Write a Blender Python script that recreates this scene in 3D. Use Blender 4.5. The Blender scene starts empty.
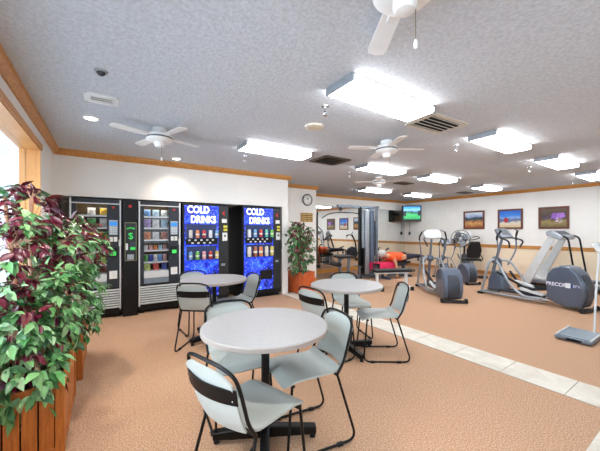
import bpy, bmesh, math, random
from mathutils import Vector, Matrix, Euler
R = math.radians
V = Vector
PI = math.pi
random.seed(7)
scene = bpy.context.scene
C = scene.collection

# ------------------------------------------------------------------ materials
def lin(c):
    out = []
    for v in c[:3]:
        v = v / 255.0
        out.append(v / 12.92 if v <= 0.04045 else ((v + 0.055) / 1.055) ** 2.4)
    return (out[0], out[1], out[2], 1.0)

MATS = {}
class NT:
    def __init__(s, name):
        s.m = bpy.data.materials.new(name); s.m.use_nodes = True
        s.t = s.m.node_tree; s.n = s.t.nodes; s.p = s.n['Principled BSDF']; s.out = s.n['Material Output']
    def new(s, ty, **kw):
        n = s.n.new(ty)
        for k, v in kw.items(): setattr(n, k, v)
        return n
    def link(s, a, b): s.t.links.new(a, b)
    def coord(s, kind='Object', scale=(1, 1, 1), rot=(0, 0, 0), loc=(0, 0, 0)):
        tc = s.new('ShaderNodeTexCoord'); mp = s.new('ShaderNodeMapping')
        mp.inputs['Scale'].default_value = scale; mp.inputs['Rotation'].default_value = rot; mp.inputs['Location'].default_value = loc
        s.link(tc.outputs[kind], mp.inputs['Vector']); return mp.outputs['Vector']
    def noise(s, vec, scale, detail=3, rough=.55, dist=0):
        n = s.new('ShaderNodeTexNoise'); n.inputs['Scale'].default_value = scale; n.inputs['Detail'].default_value = detail
        n.inputs['Roughness'].default_value = rough; n.inputs['Distortion'].default_value = dist
        if vec is not None: s.link(vec, n.inputs['Vector'])
        return n.outputs['Fac']
    def ramp(s, fac, stops, interp='LINEAR'):
        r = s.new('ShaderNodeValToRGB'); r.color_ramp.interpolation = interp
        el = r.color_ramp.elements
        while len(el) < len(stops): el.new(.5)
        for e, (p, c) in zip(el, stops): e.position = p; e.color = lin(c)
        s.link(fac, r.inputs['Fac']); return r.outputs['Color']
    def mix(s, fac, a, b, mode='MIX'):
        m = s.new('ShaderNodeMix', data_type='RGBA', blend_type=mode)
        for sock, v in ((m.inputs[0], fac), (m.inputs[6], a), (m.inputs[7], b)):
            if isinstance(v, (int, float)): sock.default_value = v
            elif isinstance(v, tuple): sock.default_value = lin(v)
            else: s.link(v, sock)
        return m.outputs[2]
    def math(s, op, a, b=0.0):
        m = s.new('ShaderNodeMath', operation=op)
        for i, v in enumerate((a, b)):
            if isinstance(v, (int, float)): m.inputs[i].default_value = v
            else: s.link(v, m.inputs[i])
        return m.outputs[0]
    def bump(s, h, strength, dist):
        b = s.new('ShaderNodeBump'); b.inputs['Strength'].default_value = strength; b.inputs['Distance'].default_value = dist
        s.link(h, b.inputs['Height']); s.link(b.outputs['Normal'], s.p.inputs['Normal'])

def mat(name, col, rough=.5, metal=0.0, var=.06, vscale=9, bump=None, coat=0.0, emit=0.0, spec=.5):
    """a plain surface with a little procedural unevenness"""
    if name in MATS: return MATS[name]
    t = NT(name); p = t.p
    v = t.coord()
    f = t.noise(v, vscale)
    lo = tuple(max(0, c * (1 - var)) for c in col); hi = tuple(min(255, c * (1 + var)) for c in col)
    colr = t.ramp(f, [(.3, lo), (.7, hi)])
    t.link(colr, p.inputs['Base Color'])
    p.inputs['Roughness'].default_value = rough; p.inputs['Metallic'].default_value = metal
    p.inputs['Coat Weight'].default_value = coat; p.inputs['Specular IOR Level'].default_value = spec
    if bump: t.bump(t.noise(v, bump[0], 4), bump[1], bump[2])
    if emit:
        t.link(colr, p.inputs['Emission Color']); p.inputs['Emission Strength'].default_value = emit
    MATS[name] = t.m
    return t.m

def wood(name, base, dark, scale=(14, 14, 1.6), rough=.4):
    if name in MATS: return MATS[name]
    t = NT(name)
    v = t.coord('Object', scale)
    f = t.noise(v, 3.0, 5, .6, .6)
    f2 = t.noise(v, 11.0, 3, .6)
    c = t.ramp(f, [(.3, dark), (.62, base)])
    c2 = t.mix(.25, c, t.ramp(f2, [(.35, dark), (.6, base)]))
    t.link(c2, t.p.inputs['Base Color']); t.p.inputs['Roughness'].default_value = rough
    MATS[name] = t.m
    return t.m

def emitmat(name, col, strength):
    if name in MATS: return MATS[name]
    t = NT(name); t.p.inputs['Base Color'].default_value = lin(col)
    t.p.inputs['Emission Color'].default_value = lin(col); t.p.inputs['Emission Strength'].default_value = strength
    MATS[name] = t.m; return t.m

def carpet_mat():
    t = NT('carpet'); v = t.coord()
    f1 = t.noise(v, 105, 3, .8); f2 = t.noise(v, 190, 2, .6); f3 = t.noise(v, 1.2, 3)
    c = t.ramp(f1, [(.38, (100, 70, 46)), (.5, (183, 147, 116)), (.62, (232, 208, 182))])
    c = t.mix(.45, c, t.ramp(f2, [(.36, (142, 96, 68)), (.6, (218, 176, 144))]))
    c = t.mix(t.math('MULTIPLY', f3, .3), c, (190, 145, 113))
    t.link(c, t.p.inputs['Base Color']); t.p.inputs['Roughness'].default_value = .95
    t.p.inputs['Specular IOR Level'].default_value = .15
    t.bump(f1, .5, .006); return t.m
def ceiling_mat():
    t = NT('ceiling_texture'); v = t.coord()
    f = t.noise(v, 44, 3, .6); f2 = t.noise(v, 100, 2)
    c = t.ramp(f, [(.35, (186, 191, 197)), (.65, (204, 209, 215))])
    t.link(c, t.p.inputs['Base Color']); t.p.inputs['Roughness'].default_value = .9
    t.bump(t.math('ADD', f, t.math('MULTIPLY', f2, .4)), .4, .011); return t.m
def tile_mat():
    t = NT('floor_tile'); v = t.coord()
    f = t.noise(v, 5, 5, .6, .8)
    c = t.ramp(f, [(.3, (196, 188, 172)), (.7, (222, 216, 203))])
    t.link(c, t.p.inputs['Base Color']); t.p.inputs['Roughness'].default_value = .45; return t.m

M_carpet = carpet_mat(); M_ceil = ceiling_mat(); M_tile = tile_mat()
M_grout = mat('grout', (172, 160, 142), .9)
M_wall = mat('wall_paint', (236, 234, 229), .85, var=.012, vscale=3, bump=(90, .12, .003))
M_wains = mat('wainscot_paint', (240, 221, 193), .85, var=.015, vscale=3, bump=(90, .12, .003))
M_oak = wood('oak_trim', (206, 148, 78), (170, 108, 46), (9, 9, 9), .4)
M_oakv = wood('oak_panel', (208, 152, 92), (186, 122, 66), (22, 22, 1.6), .42)
M_cedar = wood('cedar_slats', (197, 116, 46), (150, 76, 24), (26, 26, 2.2), .38)
M_redwood = wood('redwood_slats', (206, 98, 44), (164, 66, 24), (24, 24, 2.0), .42)
M_black = mat('black_metal', (10, 10, 11), .42, var=.15, spec=.25)
M_blackp = mat('black_plastic', (22, 23, 26), .45, var=.1)
M_rubber = mat('black_rubber', (15, 15, 16), .8, var=.1)
M_pad = mat('black_vinyl', (13, 14, 16), .6, var=.15, bump=(60, .1, .002))
M_chair = mat('grey_shell', (170, 175, 170), .42, var=.02, vscale=5, spec=.4)
M_table = mat('table_laminate', (154, 152, 151), .36, var=.025, vscale=60, spec=.5)
M_edge = mat('table_edge', (158, 148, 140), .45, var=.03)
M_chrome = mat('chrome', (205, 207, 210), .18, 1.0, var=.02)
M_silver = mat('silver_paint', (160, 166, 172), .35, .55, var=.04)
M_steel = mat('grey_steel', (112, 120, 130), .38, .35, var=.05)
M_slate = mat('slate_housing', (84, 95, 112), .32, .15, var=.06, vscale=4, coat=.3)
M_slate2 = mat('slate_dark', (52, 58, 68), .4, .1, var=.06)
M_light = mat('light_grey_plastic', (206, 210, 210), .42, var=.02)
M_white = mat('white_enamel', (232, 232, 230), .35, var=.015)
M_cream = mat('cream_plastic', (222, 214, 196), .5, var=.02)
M_vgrey = mat('machine_grey', (44, 49, 56), .45, .05, var=.06, spec=.35)
M_vdark = mat('machine_black', (11, 12, 14), .42, var=.1, spec=.3)
M_vtrim = mat('machine_silver_trim', (214, 215, 216), .35, .2, var=.03)
M_inner = mat('machine_interior', (92, 74, 46), .7, var=.1)
M_green = emitmat('green_display', (50, 190, 78), .5)
M_blue_d = emitmat('blue_display', (40, 120, 190), .6)
M_yel = mat('yellow_label', (226, 214, 60), .5)
M_red = mat('red_emblem', (196, 32, 34), .45)
M_paper = mat('white_label', (224, 224, 220), .6, var=.05)
M_lens = emitmat('fluorescent_lens', (250, 252, 255), 15.0)
M_lamp = emitmat('lamp_disc', (255, 246, 230), 8.0)
M_stop = emitmat('strip_tube', (255, 244, 220), 1.2)

def glass_mat():
    t = NT('clear_glass')
    tr = t.new('ShaderNodeBsdfTransparent'); gl = t.new('ShaderNodeBsdfGlossy'); gl.inputs['Roughness'].default_value = .03
    fr = t.new('ShaderNodeFresnel'); fr.inputs['IOR'].default_value = 1.4
    f = t.math('MULTIPLY', fr.outputs['Fac'], .55)
    mx = t.new('ShaderNodeMixShader'); t.link(f, mx.inputs[0]); t.link(tr.outputs[0], mx.inputs[1]); t.link(gl.outputs[0], mx.inputs[2])
    t.link(mx.outputs[0], t.out.inputs['Surface']); return t.m
M_glass = glass_mat()
def mirror_mat():
    t = NT('mirror_silver'); t.p.inputs['Base Color'].default_value = (.86, .87, .86, 1); t.p.inputs['Metallic'].default_value = 1
    v = t.coord(); f = t.noise(v, 1.5)
    t.link(t.math('ADD', t.math('MULTIPLY', f, .015), .005), t.p.inputs['Roughness']); return t.m
M_mirror = mirror_mat()

def cola_mat():
    """backlit deep blue panel with pale water splashes"""
    t = NT('blue_splash_panel'); v = t.coord('Object')
    f = t.noise(v, 4.0, 5, .6, 1.4); g = t.noise(v, 26.0, 3, .7, .8)
    c = t.ramp(f, [(.36, (6, 12, 78)), (.5, (18, 40, 190)), (.66, (46, 92, 235)), (.8, (150, 190, 250))])
    h = t.ramp(g, [(.56, (0, 0, 0)), (.68, (150, 185, 250))])
    zf = t.math('MULTIPLY', t.noise(v, 2.2, 2), .95)
    c = t.mix(zf, c, t.mix(1.0, c, h, 'ADD'))
    t.link(c, t.p.inputs['Base Color']); t.link(c, t.p.inputs['Emission Color'])
    t.p.inputs['Emission Strength'].default_value = .75; t.p.inputs['Roughness'].default_value = .25; return t.m
M_cola = cola_mat()

def leaf_mat(name, cols, edge=None):
    t = NT(name)
    g = t.new('ShaderNodeNewGeometry')
    c = t.ramp(g.outputs['Random Per Island'], [(i / max(1, len(cols) - 1), k) for i, k in enumerate(cols)])
    v = t.coord(); f = t.noise(v, 35, 3)
    c = t.mix(t.math('MULTIPLY', f, .35), c, edge or cols[-1])
    t.link(c, t.p.inputs['Base Color']); t.p.inputs['Roughness'].default_value = .38
    return t.m
M_leafg = leaf_mat('green_leaf', [(18, 62, 36), (40, 104, 50), (84, 146, 76), (130, 178, 112), (172, 206, 158), (70, 150, 58)], (118, 162, 104))
M_leafr = leaf_mat('burgundy_leaf', [(58, 10, 28), (96, 16, 40), (128, 26, 46), (84, 18, 52), (120, 40, 36)], (88, 18, 40))
M_leaff = leaf_mat('ficus_leaf', [(18, 56, 26), (38, 96, 44), (70, 132, 66), (128, 168, 112), (46, 110, 50), (190, 204, 176)], (60, 110, 60))
M_leafb = leaf_mat('reddish_leaf', [(70, 30, 34), (110, 44, 48), (138, 74, 70), (92, 52, 44)], (90, 44, 44))
M_cane = wood('pale_cane', (196, 150, 118), (150, 98, 72), (18, 18, 2), .6)
M_soil = mat('soil', (42, 30, 22), .95, var=.4, vscale=40, bump=(40, .8, .02))
M_skin = mat('skin', (206, 152, 118), .55, var=.03)
M_orange = mat('orange_cloth', (236, 92, 40), .8, var=.06, bump=(60, .1, .003))
M_navy = mat('dark_cloth', (34, 34, 52), .85, var=.1, bump=(60, .1, .003))
M_hair = mat('pale_hair', (186, 184, 178), .7, var=.12, vscale=60)
M_shoe = mat('grey_shoe', (112, 118, 126), .7, var=.1)
M_pink = mat('pink_cloth', (226, 44, 92), .85, var=.06, bump=(90, .2, .003))
M_doorg = mat('grey_green_paint', (158, 172, 164), .5, var=.02)
M_blueframe = mat('blue_grey_paint', (70, 88, 104), .4, .2)

# ------------------------------------------------------------------ mesh building
class B:
    def __init__(s): s.bm = bmesh.new()
    def hexa(s, co):
        v = [s.bm.verts.new(c) for c in co]
        for f in ((0, 3, 2, 1), (4, 5, 6, 7), (0, 1, 5, 4), (1, 2, 6, 5), (2, 3, 7, 6), (3, 0, 4, 7)):
            s.bm.faces.new([v[i] for i in f])
        return s
    def box(s, x0, x1, y0, y1, z0, z1):
        return s.hexa([(x0, y0, z0), (x1, y0, z0), (x1, y1, z0), (x0, y1, z0), (x0, y0, z1), (x1, y0, z1), (x1, y1, z1), (x0, y1, z1)])
    def obox(s, c, size, rot=(0, 0, 0)):
        m = Matrix.Translation(V(c)) @ Euler(rot).to_matrix().to_4x4()
        a, b, d = size[0] / 2, size[1] / 2, size[2] / 2
        return s.hexa([m @ V(p) for p in ((-a, -b, -d), (a, -b, -d), (a, b, -d), (-a, b, -d), (-a, -b, d), (a, -b, d), (a, b, d), (-a, b, d))])
    def bar(s, p0, p1, w, h, up=(0, 0, 1), w1=None, h1=None):
        p0, p1 = V(p0), V(p1); d = (p1 - p0).normalized(); up = V(up)
        if abs(d.dot(up)) > .98: up = V((0, 1, 0))
        sx = d.cross(up).normalized(); sz = sx.cross(d).normalized()
        w1 = w if w1 is None else w1; h1 = h if h1 is None else h1
        co = []
        for p, ww, hh in ((p0, w, h), (p1, w1, h1)):
            co += [p - sx * ww / 2 - sz * hh / 2, p + sx * ww / 2 - sz * hh / 2, p + sx * ww / 2 + sz * hh / 2, p - sx * ww / 2 + sz * hh / 2]
        return s.hexa(co)
    def ring(s, c, a, b, r, n, ph=0):
        return [s.bm.verts.new(c + a * math.cos(ph + 2 * PI * i / n) * r + b * math.sin(ph + 2 * PI * i / n) * r) for i in range(n)]
    def cyl(s, p0, p1, r, r1=None, n=16):
        return s.tube([p0, p1], r, n, r1=r1)
    def tube(s, pts, r, n=8, closed=False, r1=None, radii=None):
        pts = [V(p) for p in pts]; N = len(pts)
        d0 = (pts[1] - pts[0]).normalized()
        a = d0.orthogonal().normalized(); rings = []
        for i, p in enumerate(pts):
            if closed: d = (pts[(i + 1) % N] - pts[i - 1]).normalized()
            elif i == 0: d = d0
            elif i == N - 1: d = (pts[-1] - pts[-2]).normalized()
            else: d = ((pts[i + 1] - p).normalized() + (p - pts[i - 1]).normalized()).normalized()
            a = (a - d * a.dot(d)).normalized(); b = d.cross(a)
            rr = radii[i] if radii else (r if r1 is None else r + (r1 - r) * i / max(1, N - 1))
            rings.append(s.ring(p, a, b, rr, n))
        for i in range(N if closed else N - 1):
            A, Bq = rings[i], rings[(i + 1) % N]
            for k in range(n): s.bm.faces.new((A[k], A[(k + 1) % n], Bq[(k + 1) % n], Bq[k]))
        if not closed:
            s.bm.faces.new(rings[0][::-1]); s.bm.faces.new(rings[-1])
        return s
    def prism(s, poly, o, u, v, w):
        o, u, v, w = V(o), V(u), V(v), V(w)
        a = [s.bm.verts.new(o + u * x + v * y) for x, y in poly]; b = [s.bm.verts.new(o + u * x + v * y + w) for x, y in poly]
        n = len(poly); s.bm.faces.new(a[::-1]); s.bm.faces.new(b)
        for i in range(n): s.bm.faces.new((a[i], a[(i + 1) % n], b[(i + 1) % n], b[i]))
        return s
    def lathe(s, prof, n=24, c=(0, 0, 0), m=None):
        m = m or Matrix(); c = V(c); rings = []
        for r, z in prof:
            rings.append([s.bm.verts.new(c + m @ V((r * math.cos(2 * PI * i / n), r * math.sin(2 * PI * i / n), z))) for i in range(n)])
        for A, Bq in zip(rings, rings[1:]):
            for k in range(n): s.bm.faces.new((A[k], A[(k + 1) % n], Bq[(k + 1) % n], Bq[k]))
        s.bm.faces.new(rings[0][::-1]); s.bm.faces.new(rings[-1]); return s
    def ball(s, c, r, n=14, m=None):
        r = (r, r, r) if isinstance(r, (int, float)) else r
        mm = Matrix.Translation(V(c)) @ (m or Matrix()) @ Matrix.Diagonal((r[0], r[1], r[2], 1))
        bmesh.ops.create_uvsphere(s.bm, u_segments=n, v_segments=max(6, n * 2 // 3), radius=1, matrix=mm); return s
    def sheet(s, fn, nu, nv, th):
        """curved shell: fn(u,v)->point, thickened along its normal"""
        P = [[V(fn(i / nu, j / nv)) for j in range(nv + 1)] for i in range(nu + 1)]
        def nrm(i, j):
            a = P[min(i + 1, nu)][j] - P[max(i - 1, 0)][j]; b = P[i][min(j + 1, nv)] - P[i][max(j - 1, 0)]
            return a.cross(b).normalized()
        top = [[s.bm.verts.new(P[i][j] + nrm(i, j) * th / 2) for j in range(nv + 1)] for i in range(nu + 1)]
        bot = [[s.bm.verts.new(P[i][j] - nrm(i, j) * th / 2) for j in range(nv + 1)] for i in range(nu + 1)]
        for i in range(nu):
            for j in range(nv):
                s.bm.faces.new((top[i][j], top[i + 1][j], top[i + 1][j + 1], top[i][j + 1]))
                s.bm.faces.new((bot[i][j], bot[i][j + 1], bot[i + 1][j + 1], bot[i + 1][j]))
        def edge(A, Bq):
            for k in range(len(A) - 1): s.bm.faces.new((A[k], A[k + 1], Bq[k + 1], Bq[k]))
        edge(bot[0], top[0]); edge(top[nu], bot[nu])
        edge([r[0] for r in top], [r[0] for r in bot]); edge([r[nv] for r in bot], [r[nv] for r in top])
        return s

def fillet(pts, r, n=5, closed=False):
    pts = [V(p) for p in pts]; out = []; N = len(pts)
    for i, p in enumerate(pts):
        if not closed and (i == 0 or i == N - 1): out.append(p); continue
        a = pts[i - 1] - p; b = pts[(i + 1) % N] - p
        k = min(r, a.length * .48, b.length * .48)
        A = p + a.normalized() * k; Bq = p + b.normalized() * k
        for j in range(n + 1):
            t = j / n; out.append(A * (1 - t) ** 2 + p * 2 * t * (1 - t) + Bq * t * t)
    return out

def obj(name, b, m, parent=None, bevel=0, smooth=True, segs=2, sub=0):
    me = bpy.data.meshes.new(name)
    bmesh.ops.recalc_face_normals(b.bm, faces=b.bm.faces[:])
    b.bm.to_mesh(me); b.bm.free()
    me.materials.append(m)
    if smooth:
        me.polygons.foreach_set('use_smooth', [True] * len(me.polygons)); me.set_sharp_from_angle(angle=R(38))
    o = bpy.data.objects.new(name, me); C.objects.link(o)
    if parent: o.parent = parent
    if bevel:
        md = o.modifiers.new('bevel', 'BEVEL'); md.width = bevel; md.segments = segs; md.limit_method = 'ANGLE'; md.angle_limit = R(40)
    if sub:
        md = o.modifiers.new('sub', 'SUBSURF'); md.levels = md.render_levels = sub
    return o

def tag(o, label=None, cat=None, group=None, kind=None):
    if label: o['label'] = label
    if cat: o['category'] = cat
    if group: o['group'] = group
    if kind: o['kind'] = kind
    return o
def thing(name, label, cat, loc=(0, 0, 0), rz=0.0, group=None):
    o = bpy.data.objects.new(name, None); C.objects.link(o); o.empty_display_size = .1
    o.location = loc; o.rotation_euler = (0, 0, rz)
    return tag(o, label, cat, group)
def struct(name, b, m, bevel=0, label=None):
    return tag(obj(name, b, m, None, bevel, smooth=False), label, None, None, 'structure')
def dup(src, loc, rz, label, group=None):
    r = src.copy(); C.objects.link(r); r.location = loc; r.rotation_euler = (0, 0, rz); r['label'] = label
    if group: r['group'] = group
    for ch in list(src.children):
        c = ch.copy(); C.objects.link(c); c.parent = r
        for g in list(ch.children):
            d = g.copy(); C.objects.link(d); d.parent = c
    return r
def text(name, body, size, loc, rot, m, parent, ext=.002, off=0.0, align='LEFT', sx=1.0):
    cu = bpy.data.curves.new(name, 'FONT'); cu.body = body; cu.size = size; cu.extrude = ext; cu.offset = off; cu.align_x = align
    cu.materials.append(m)
    tmp = bpy.data.objects.new(name, cu); C.objects.link(tmp); me = bpy.data.meshes.new_from_object(tmp)
    bpy.data.objects.remove(tmp); bpy.data.curves.remove(cu)
    if not len(me.materials): me.materials.append(m)
    o = bpy.data.objects.new(name, me); C.objects.link(o); o.location = loc; o.rotation_euler = rot; o.scale = (sx, 1, 1); o.parent = parent
    return o

# ------------------------------------------------------------------ room
CE = 2.46; XL, XR = -.6, 9.71; YV = 5.25; YC = 6.1; YM = 7.2; YF = -2.6
struct('floor', B().box(XL - .15, XR + .2, YF - .2, YM + .2, -.1, 0), M_carpet)
struct('ceiling', B().box(XL - .15, XR + .15, YF - .15, YM + .15, CE, CE + .1), M_ceil)
# left wall with a wide opening onto the next room
W0, W1, WS, WH = -1.9, 4.2, .62, 2.2
b = B().box(XL - .15, XL, YF, W0, 0, CE).box(XL - .15, XL, W1 + .0, 6.3, 0, CE).box(XL - .15, XL, W0, W1, WH, CE).box(XL - .15, XL, W0, W1, 0, WS)
struct('wall_left', b, M_wall)
# vending wall: face, header over the alcove, pier, alcove lining
AX = 3.04; AH = 1.81
b = B().box(XL, AX, YV, YV + .12, AH, CE).box(AX, 3.185, YV, YC + .15, 0, CE).box(XL, AX, YC, YC + .12, 0, AH + .06).box(XL, AX, YV + .12, YC, AH, AH + .06)
struct('wall_back', b, M_wall)
struct('wall_clock', B().box(3.185, 4.56, YC, YC + .15, 0, CE).box(4.41, 4.56, YC + .15, YM, 0, CE), M_wall)
struct('wall_mirror', B().box(4.56, XR, YM, YM + .15, 0, CE), M_wall)
struct('wall_right', B().box(XR, XR + .15, YF, YM, 0, CE), M_wall)
# front wall behind the viewer with three windows
wins = [(.2, 2.6), (3.4, 5.8), (6.6, 9.0)]
b = B().box(XL, XR, YF - .15, YF, 0, .75).box(XL, XR, YF - .15, YF, 2.2, CE)
xs = [XL] + [q for w in wins for q in w] + [XR]
for i in range(0, len(xs), 2): b.box(xs[i], xs[i + 1], YF - .15, YF, .75, 2.2)
struct('wall_front', b, M_wall)
for i, (x0, x1) in enumerate(wins):
    w = struct('window_%d' % (i + 2), B().box(x0, x1, YF - .14, YF - .1, .75, .8).box(x0, x1, YF - .14, YF - .1, 2.15, 2.2).box(x0, x0 + .05, YF - .14, YF - .1, .8, 2.15).box(x1 - .05, x1, YF - .14, YF - .1, .8, 2.15).box((x0 + x1) / 2 - .025, (x0 + x1) / 2 + .025, YF - .14, YF - .1, .8, 2.15), M_white)
    obj('pane', B().box(x0 + .05, x1 - .05, YF - .125, YF - .12, .8, 2.15), M_glass, w)
# opening trim on the left wall: jamb lining and casing
t = .02
b = B().box(XL - .16, XL + .01, W1 - t, W1, WS, WH).box(XL - .16, XL + .01, W0, W0 + t, WS, WH).box(XL - .16, XL + .01, W0, W1, WH - t, WH).box(XL - .16, XL + .03, W0, W1, WS, WS + .03)
b.box(XL, XL + .022, W0, W1 + .03, WH - .01, WH + .05)
w1 = struct('window_1', b, M_oakv)
obj('pane', B().box(XL - .11, XL - .105, W0 + t, W1 - t, WS + .03, WH - t), M_glass, w1)
# next room seen through it
b = B().box(-5.2, -5.1, YF, 6.3, 0, 2.5).box(-5.2, XL - .15, 6.3, 6.4, 0, 2.5).box(-5.2, XL - .15, YF - .1, YF, 0, 2.5)
struct('wall_pool', b, mat('pool_room_paint', (226, 232, 238), .8, var=.015))
struct('floor_pool', B().box(-5.2, XL - .15, YF - .2, 6.4, -.1, 0), mat('pool_deck', (206, 216, 224), .6, var=.03))
struct('ceiling_pool', B().box(-5.2, XL - .15, YF, 6.3, 2.5, 2.6), mat('pool_ceiling_paint', (222, 230, 238), .8, var=.015))

# crown, chair rail, baseboards (oak)
def crown_profile(o, u, v, w): return B().prism([(0, 0), (.018, 0), (.03, .02), (.052, .05), (.06, .085), (0, .085)], o, u, v, w)
cz = CE - .085
struct('trim_1', crown_profile((XL, YF, cz), (1, 0, 0), (0, 0, 1), (0, YV - YF, 0)), M_oak)
struct('trim_2', crown_profile((XL, YV, cz), (0, -1, 0), (0, 0, 1), (3.185 - XL + .06, 0, 0)), M_oak)
struct('trim_3', crown_profile((3.185, YC, cz), (0, -1, 0), (0, 0, 1), (4.56 - 3.185 + .05, 0, 0)), M_oak)
struct('trim_4', crown_profile((4.56, YM, cz), (0, -1, 0), (0, 0, 1), (XR - 4.56, 0, 0)), M_oak)
struct('trim_5', crown_profile((XR, YF, cz), (-1, 0, 0), (0, 0, 1), (0, YM - YF, 0)), M_oak)
struct('trim_6', B().box(XR - .022, XR, YF, YM, .81, .905), M_oak, .006)
struct('trim_7', B().box(XR - .006, XR, YF, YM, .09, .81), M_wains)
struct('baseboard_right', B().box(XR - .018, XR, YF, YM, 0, .095), M_oak, .004)
struct('baseboard_mirror', B().box(4.56, XR - .018, YM - .02, YM, 0, .13), M_oak, .004)
struct('baseboard_clock', B().box(3.185, 4.575, YC - .016, YC, 0, .1).box(4.56, 4.575, YC, YM - .02, 0, .1), M_oak, .004)
# tiled walkway strips set in the carpet
def strip(name, x0, x1, y0, y1, along, n, off):
    o = struct(name, B().box(x0, x1, y0, y1, -.02, .004), M_grout)
    b = B(); L = (y1 - y0) if along == 'y' else (x1 - x0)
    q = -off
    while q < L:
        a, e = max(0, q + .004), min(L, q + n - .004)
        if e - a > .02:
            if along == 'y': b.box(x0 + .004, x1 - .004, y0 + a, y0 + e, .001, .007)
            else: b.box(x0 + a, x0 + e, y0 + .004, y1 - .004, .001, .007)
        q += n
    obj('tile', b, M_tile, o, smooth=False)
strip('trim_8', 3.04, 3.42, .512, YV - .02, 'y', .46, .2)
strip('trim_9', 1.0, XR - .02, .06, .508, 'x', .46, .1)
# mirror wall
mr = thing('gym_mirror', 'wide wall mirror in tall panes above the oak baseboard of the gym', 'mirror', (7.0, YM, .15))
xs = [4.64, 5.62, 6.62, 7.62, 8.66, 9.69]
for x0, x1 in zip(xs, xs[1:]):
    obj('pane', B().box(x0 + .003 - 7.0, x1 - .003 - 7.0, -.008, -.002, 0, 1.93), M_mirror, mr, smooth=False)
obj('edge_channel', B().box(xs[0] - 7, xs[-1] - 7, -.012, 0, 1.93, 1.945).box(xs[0] - 7, xs[-1] - 7, -.012, 0, -.015, 0), M_silver, mr)

# ------------------------------------------------------------------ ceiling fittings
def fixture(x, y, label, first=[None]):
    if first[0] is None:
        t = thing('ceiling_light', label, 'ceiling light', (x * 1.033, y * 1.033, CE), 0, 'fluorescent ceiling lights')
        obj('housing', B().box(-.5, .5, -.15, .15, -.028, 0), M_white, t)
        obj('end_cap', B().box(-.515, -.497, -.155, .155, -.062, 0), M_silver, t, .003)
        obj('end_cap', B().box(.497, .515, -.155, .155, -.062, 0), M_silver, t, .003)
        obj('diffuser', B().prism([(-.152, -.02), (-.146, -.058), (-.13, -.066), (.13, -.066), (.146, -.058), (.152, -.02)], (-.497, 0, 0), (0, 1, 0), (0, 0, 1), (.994, 0, 0)), M_lens, t)
        first[0] = t; return t
    return dup(first[0], (x * 1.033, y * 1.033, CE), 0, label)
for x, y, l in [(1.93, 1.64, 'largest and nearest fluorescent ceiling light, beside the square slatted vent'),
                (4.05, 1.62, 'fluorescent ceiling light second from the nearest, to the right of the square slatted vent'),
                (5.97, 1.6, 'fluorescent ceiling light above the elliptical with the large lettered housing'),
                (8.0, 1.6, 'fluorescent ceiling light cut off by the right edge of the photo'),
                (1.93, 3.49, 'fluorescent ceiling light over the drink machines, left of the dark flat vent'),
                (4.05, 3.5, 'fluorescent ceiling light directly below the hanging pull chains of a ceiling fan'),
                (5.75, 3.48, 'fluorescent ceiling light above and right of the wall television'),
                (8.0, 3.53, 'fluorescent ceiling light above the leftmost framed picture'),
                (6.0, 5.4, 'fluorescent ceiling light over the cable weight machine near the mirror'),
                (7.85, 5.4, 'small far fluorescent ceiling light just left of the television')]:
    fixture(x, y, l)
pf = thing('ceiling_light', 'blurred bright ceiling light seen through the left window opening', 'ceiling light', (-2.35, 5.2, 2.5), 0)
obj('diffuser', B().box(-.3, .3, -.6, .6, -.08, 0), emitmat('pool_lamp', (255, 253, 248), 3.5), pf, .01)

def vent(name, label, x, y, w, h, rz, m, n):
    t = thing(name, label, 'ceiling vent', (x, y, CE), rz)
    obj('backing', B().box(-w / 2 + .02, w / 2 - .02, -h / 2 + .02, h / 2 - .02, -.006, 0), M_rubber, t)
    b = B()
    for s in (-1, 1): b.box(-w / 2, w / 2, s * h / 2 - .025, s * h / 2 + .025, -.016, 0); b.box(s * w / 2 - .025, s * w / 2 + .025, -h / 2, h / 2, -.016, 0)
    obj('frame', b, m, t, .003)
    for k in range(n):
        yy = -h / 2 + (k + .6) * (h - .04) / n + .01
        obj('louver', B().obox((0, yy, -.012), (w - .04, .035, .006), (R(35), 0, 0)), m, t)
M_ventw = mat('vent_beige', (206, 198, 186), .5)
M_ventb = mat('vent_brown', (92, 82, 72), .5)
vent('ceiling_vent', 'square slatted beige ceiling vent beside the nearest fluorescent light', 2.95, 1.8, .55, .33, R(-3), M_ventw, 5)
vent('ceiling_vent', 'dark flat ceiling vent right of the light over the drink machines', 3.03, 3.68, .48, .42, 0, M_ventb, 5)
vent('ceiling_vent', 'small dark ceiling vent far back near the television', 5.95, 4.46, .4, .25, 0, M_ventb, 4)
vent('ceiling_vent', 'small ceiling vent by the crown moulding above the framed pictures', 8.93, 4.54, .4, .25, 0, M_ventb, 4)
vent('ceiling_register', 'white flush ceiling register with a dark slot near the left wall', -.03, 3.06, .2, .16, 0, M_white, 3)

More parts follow.
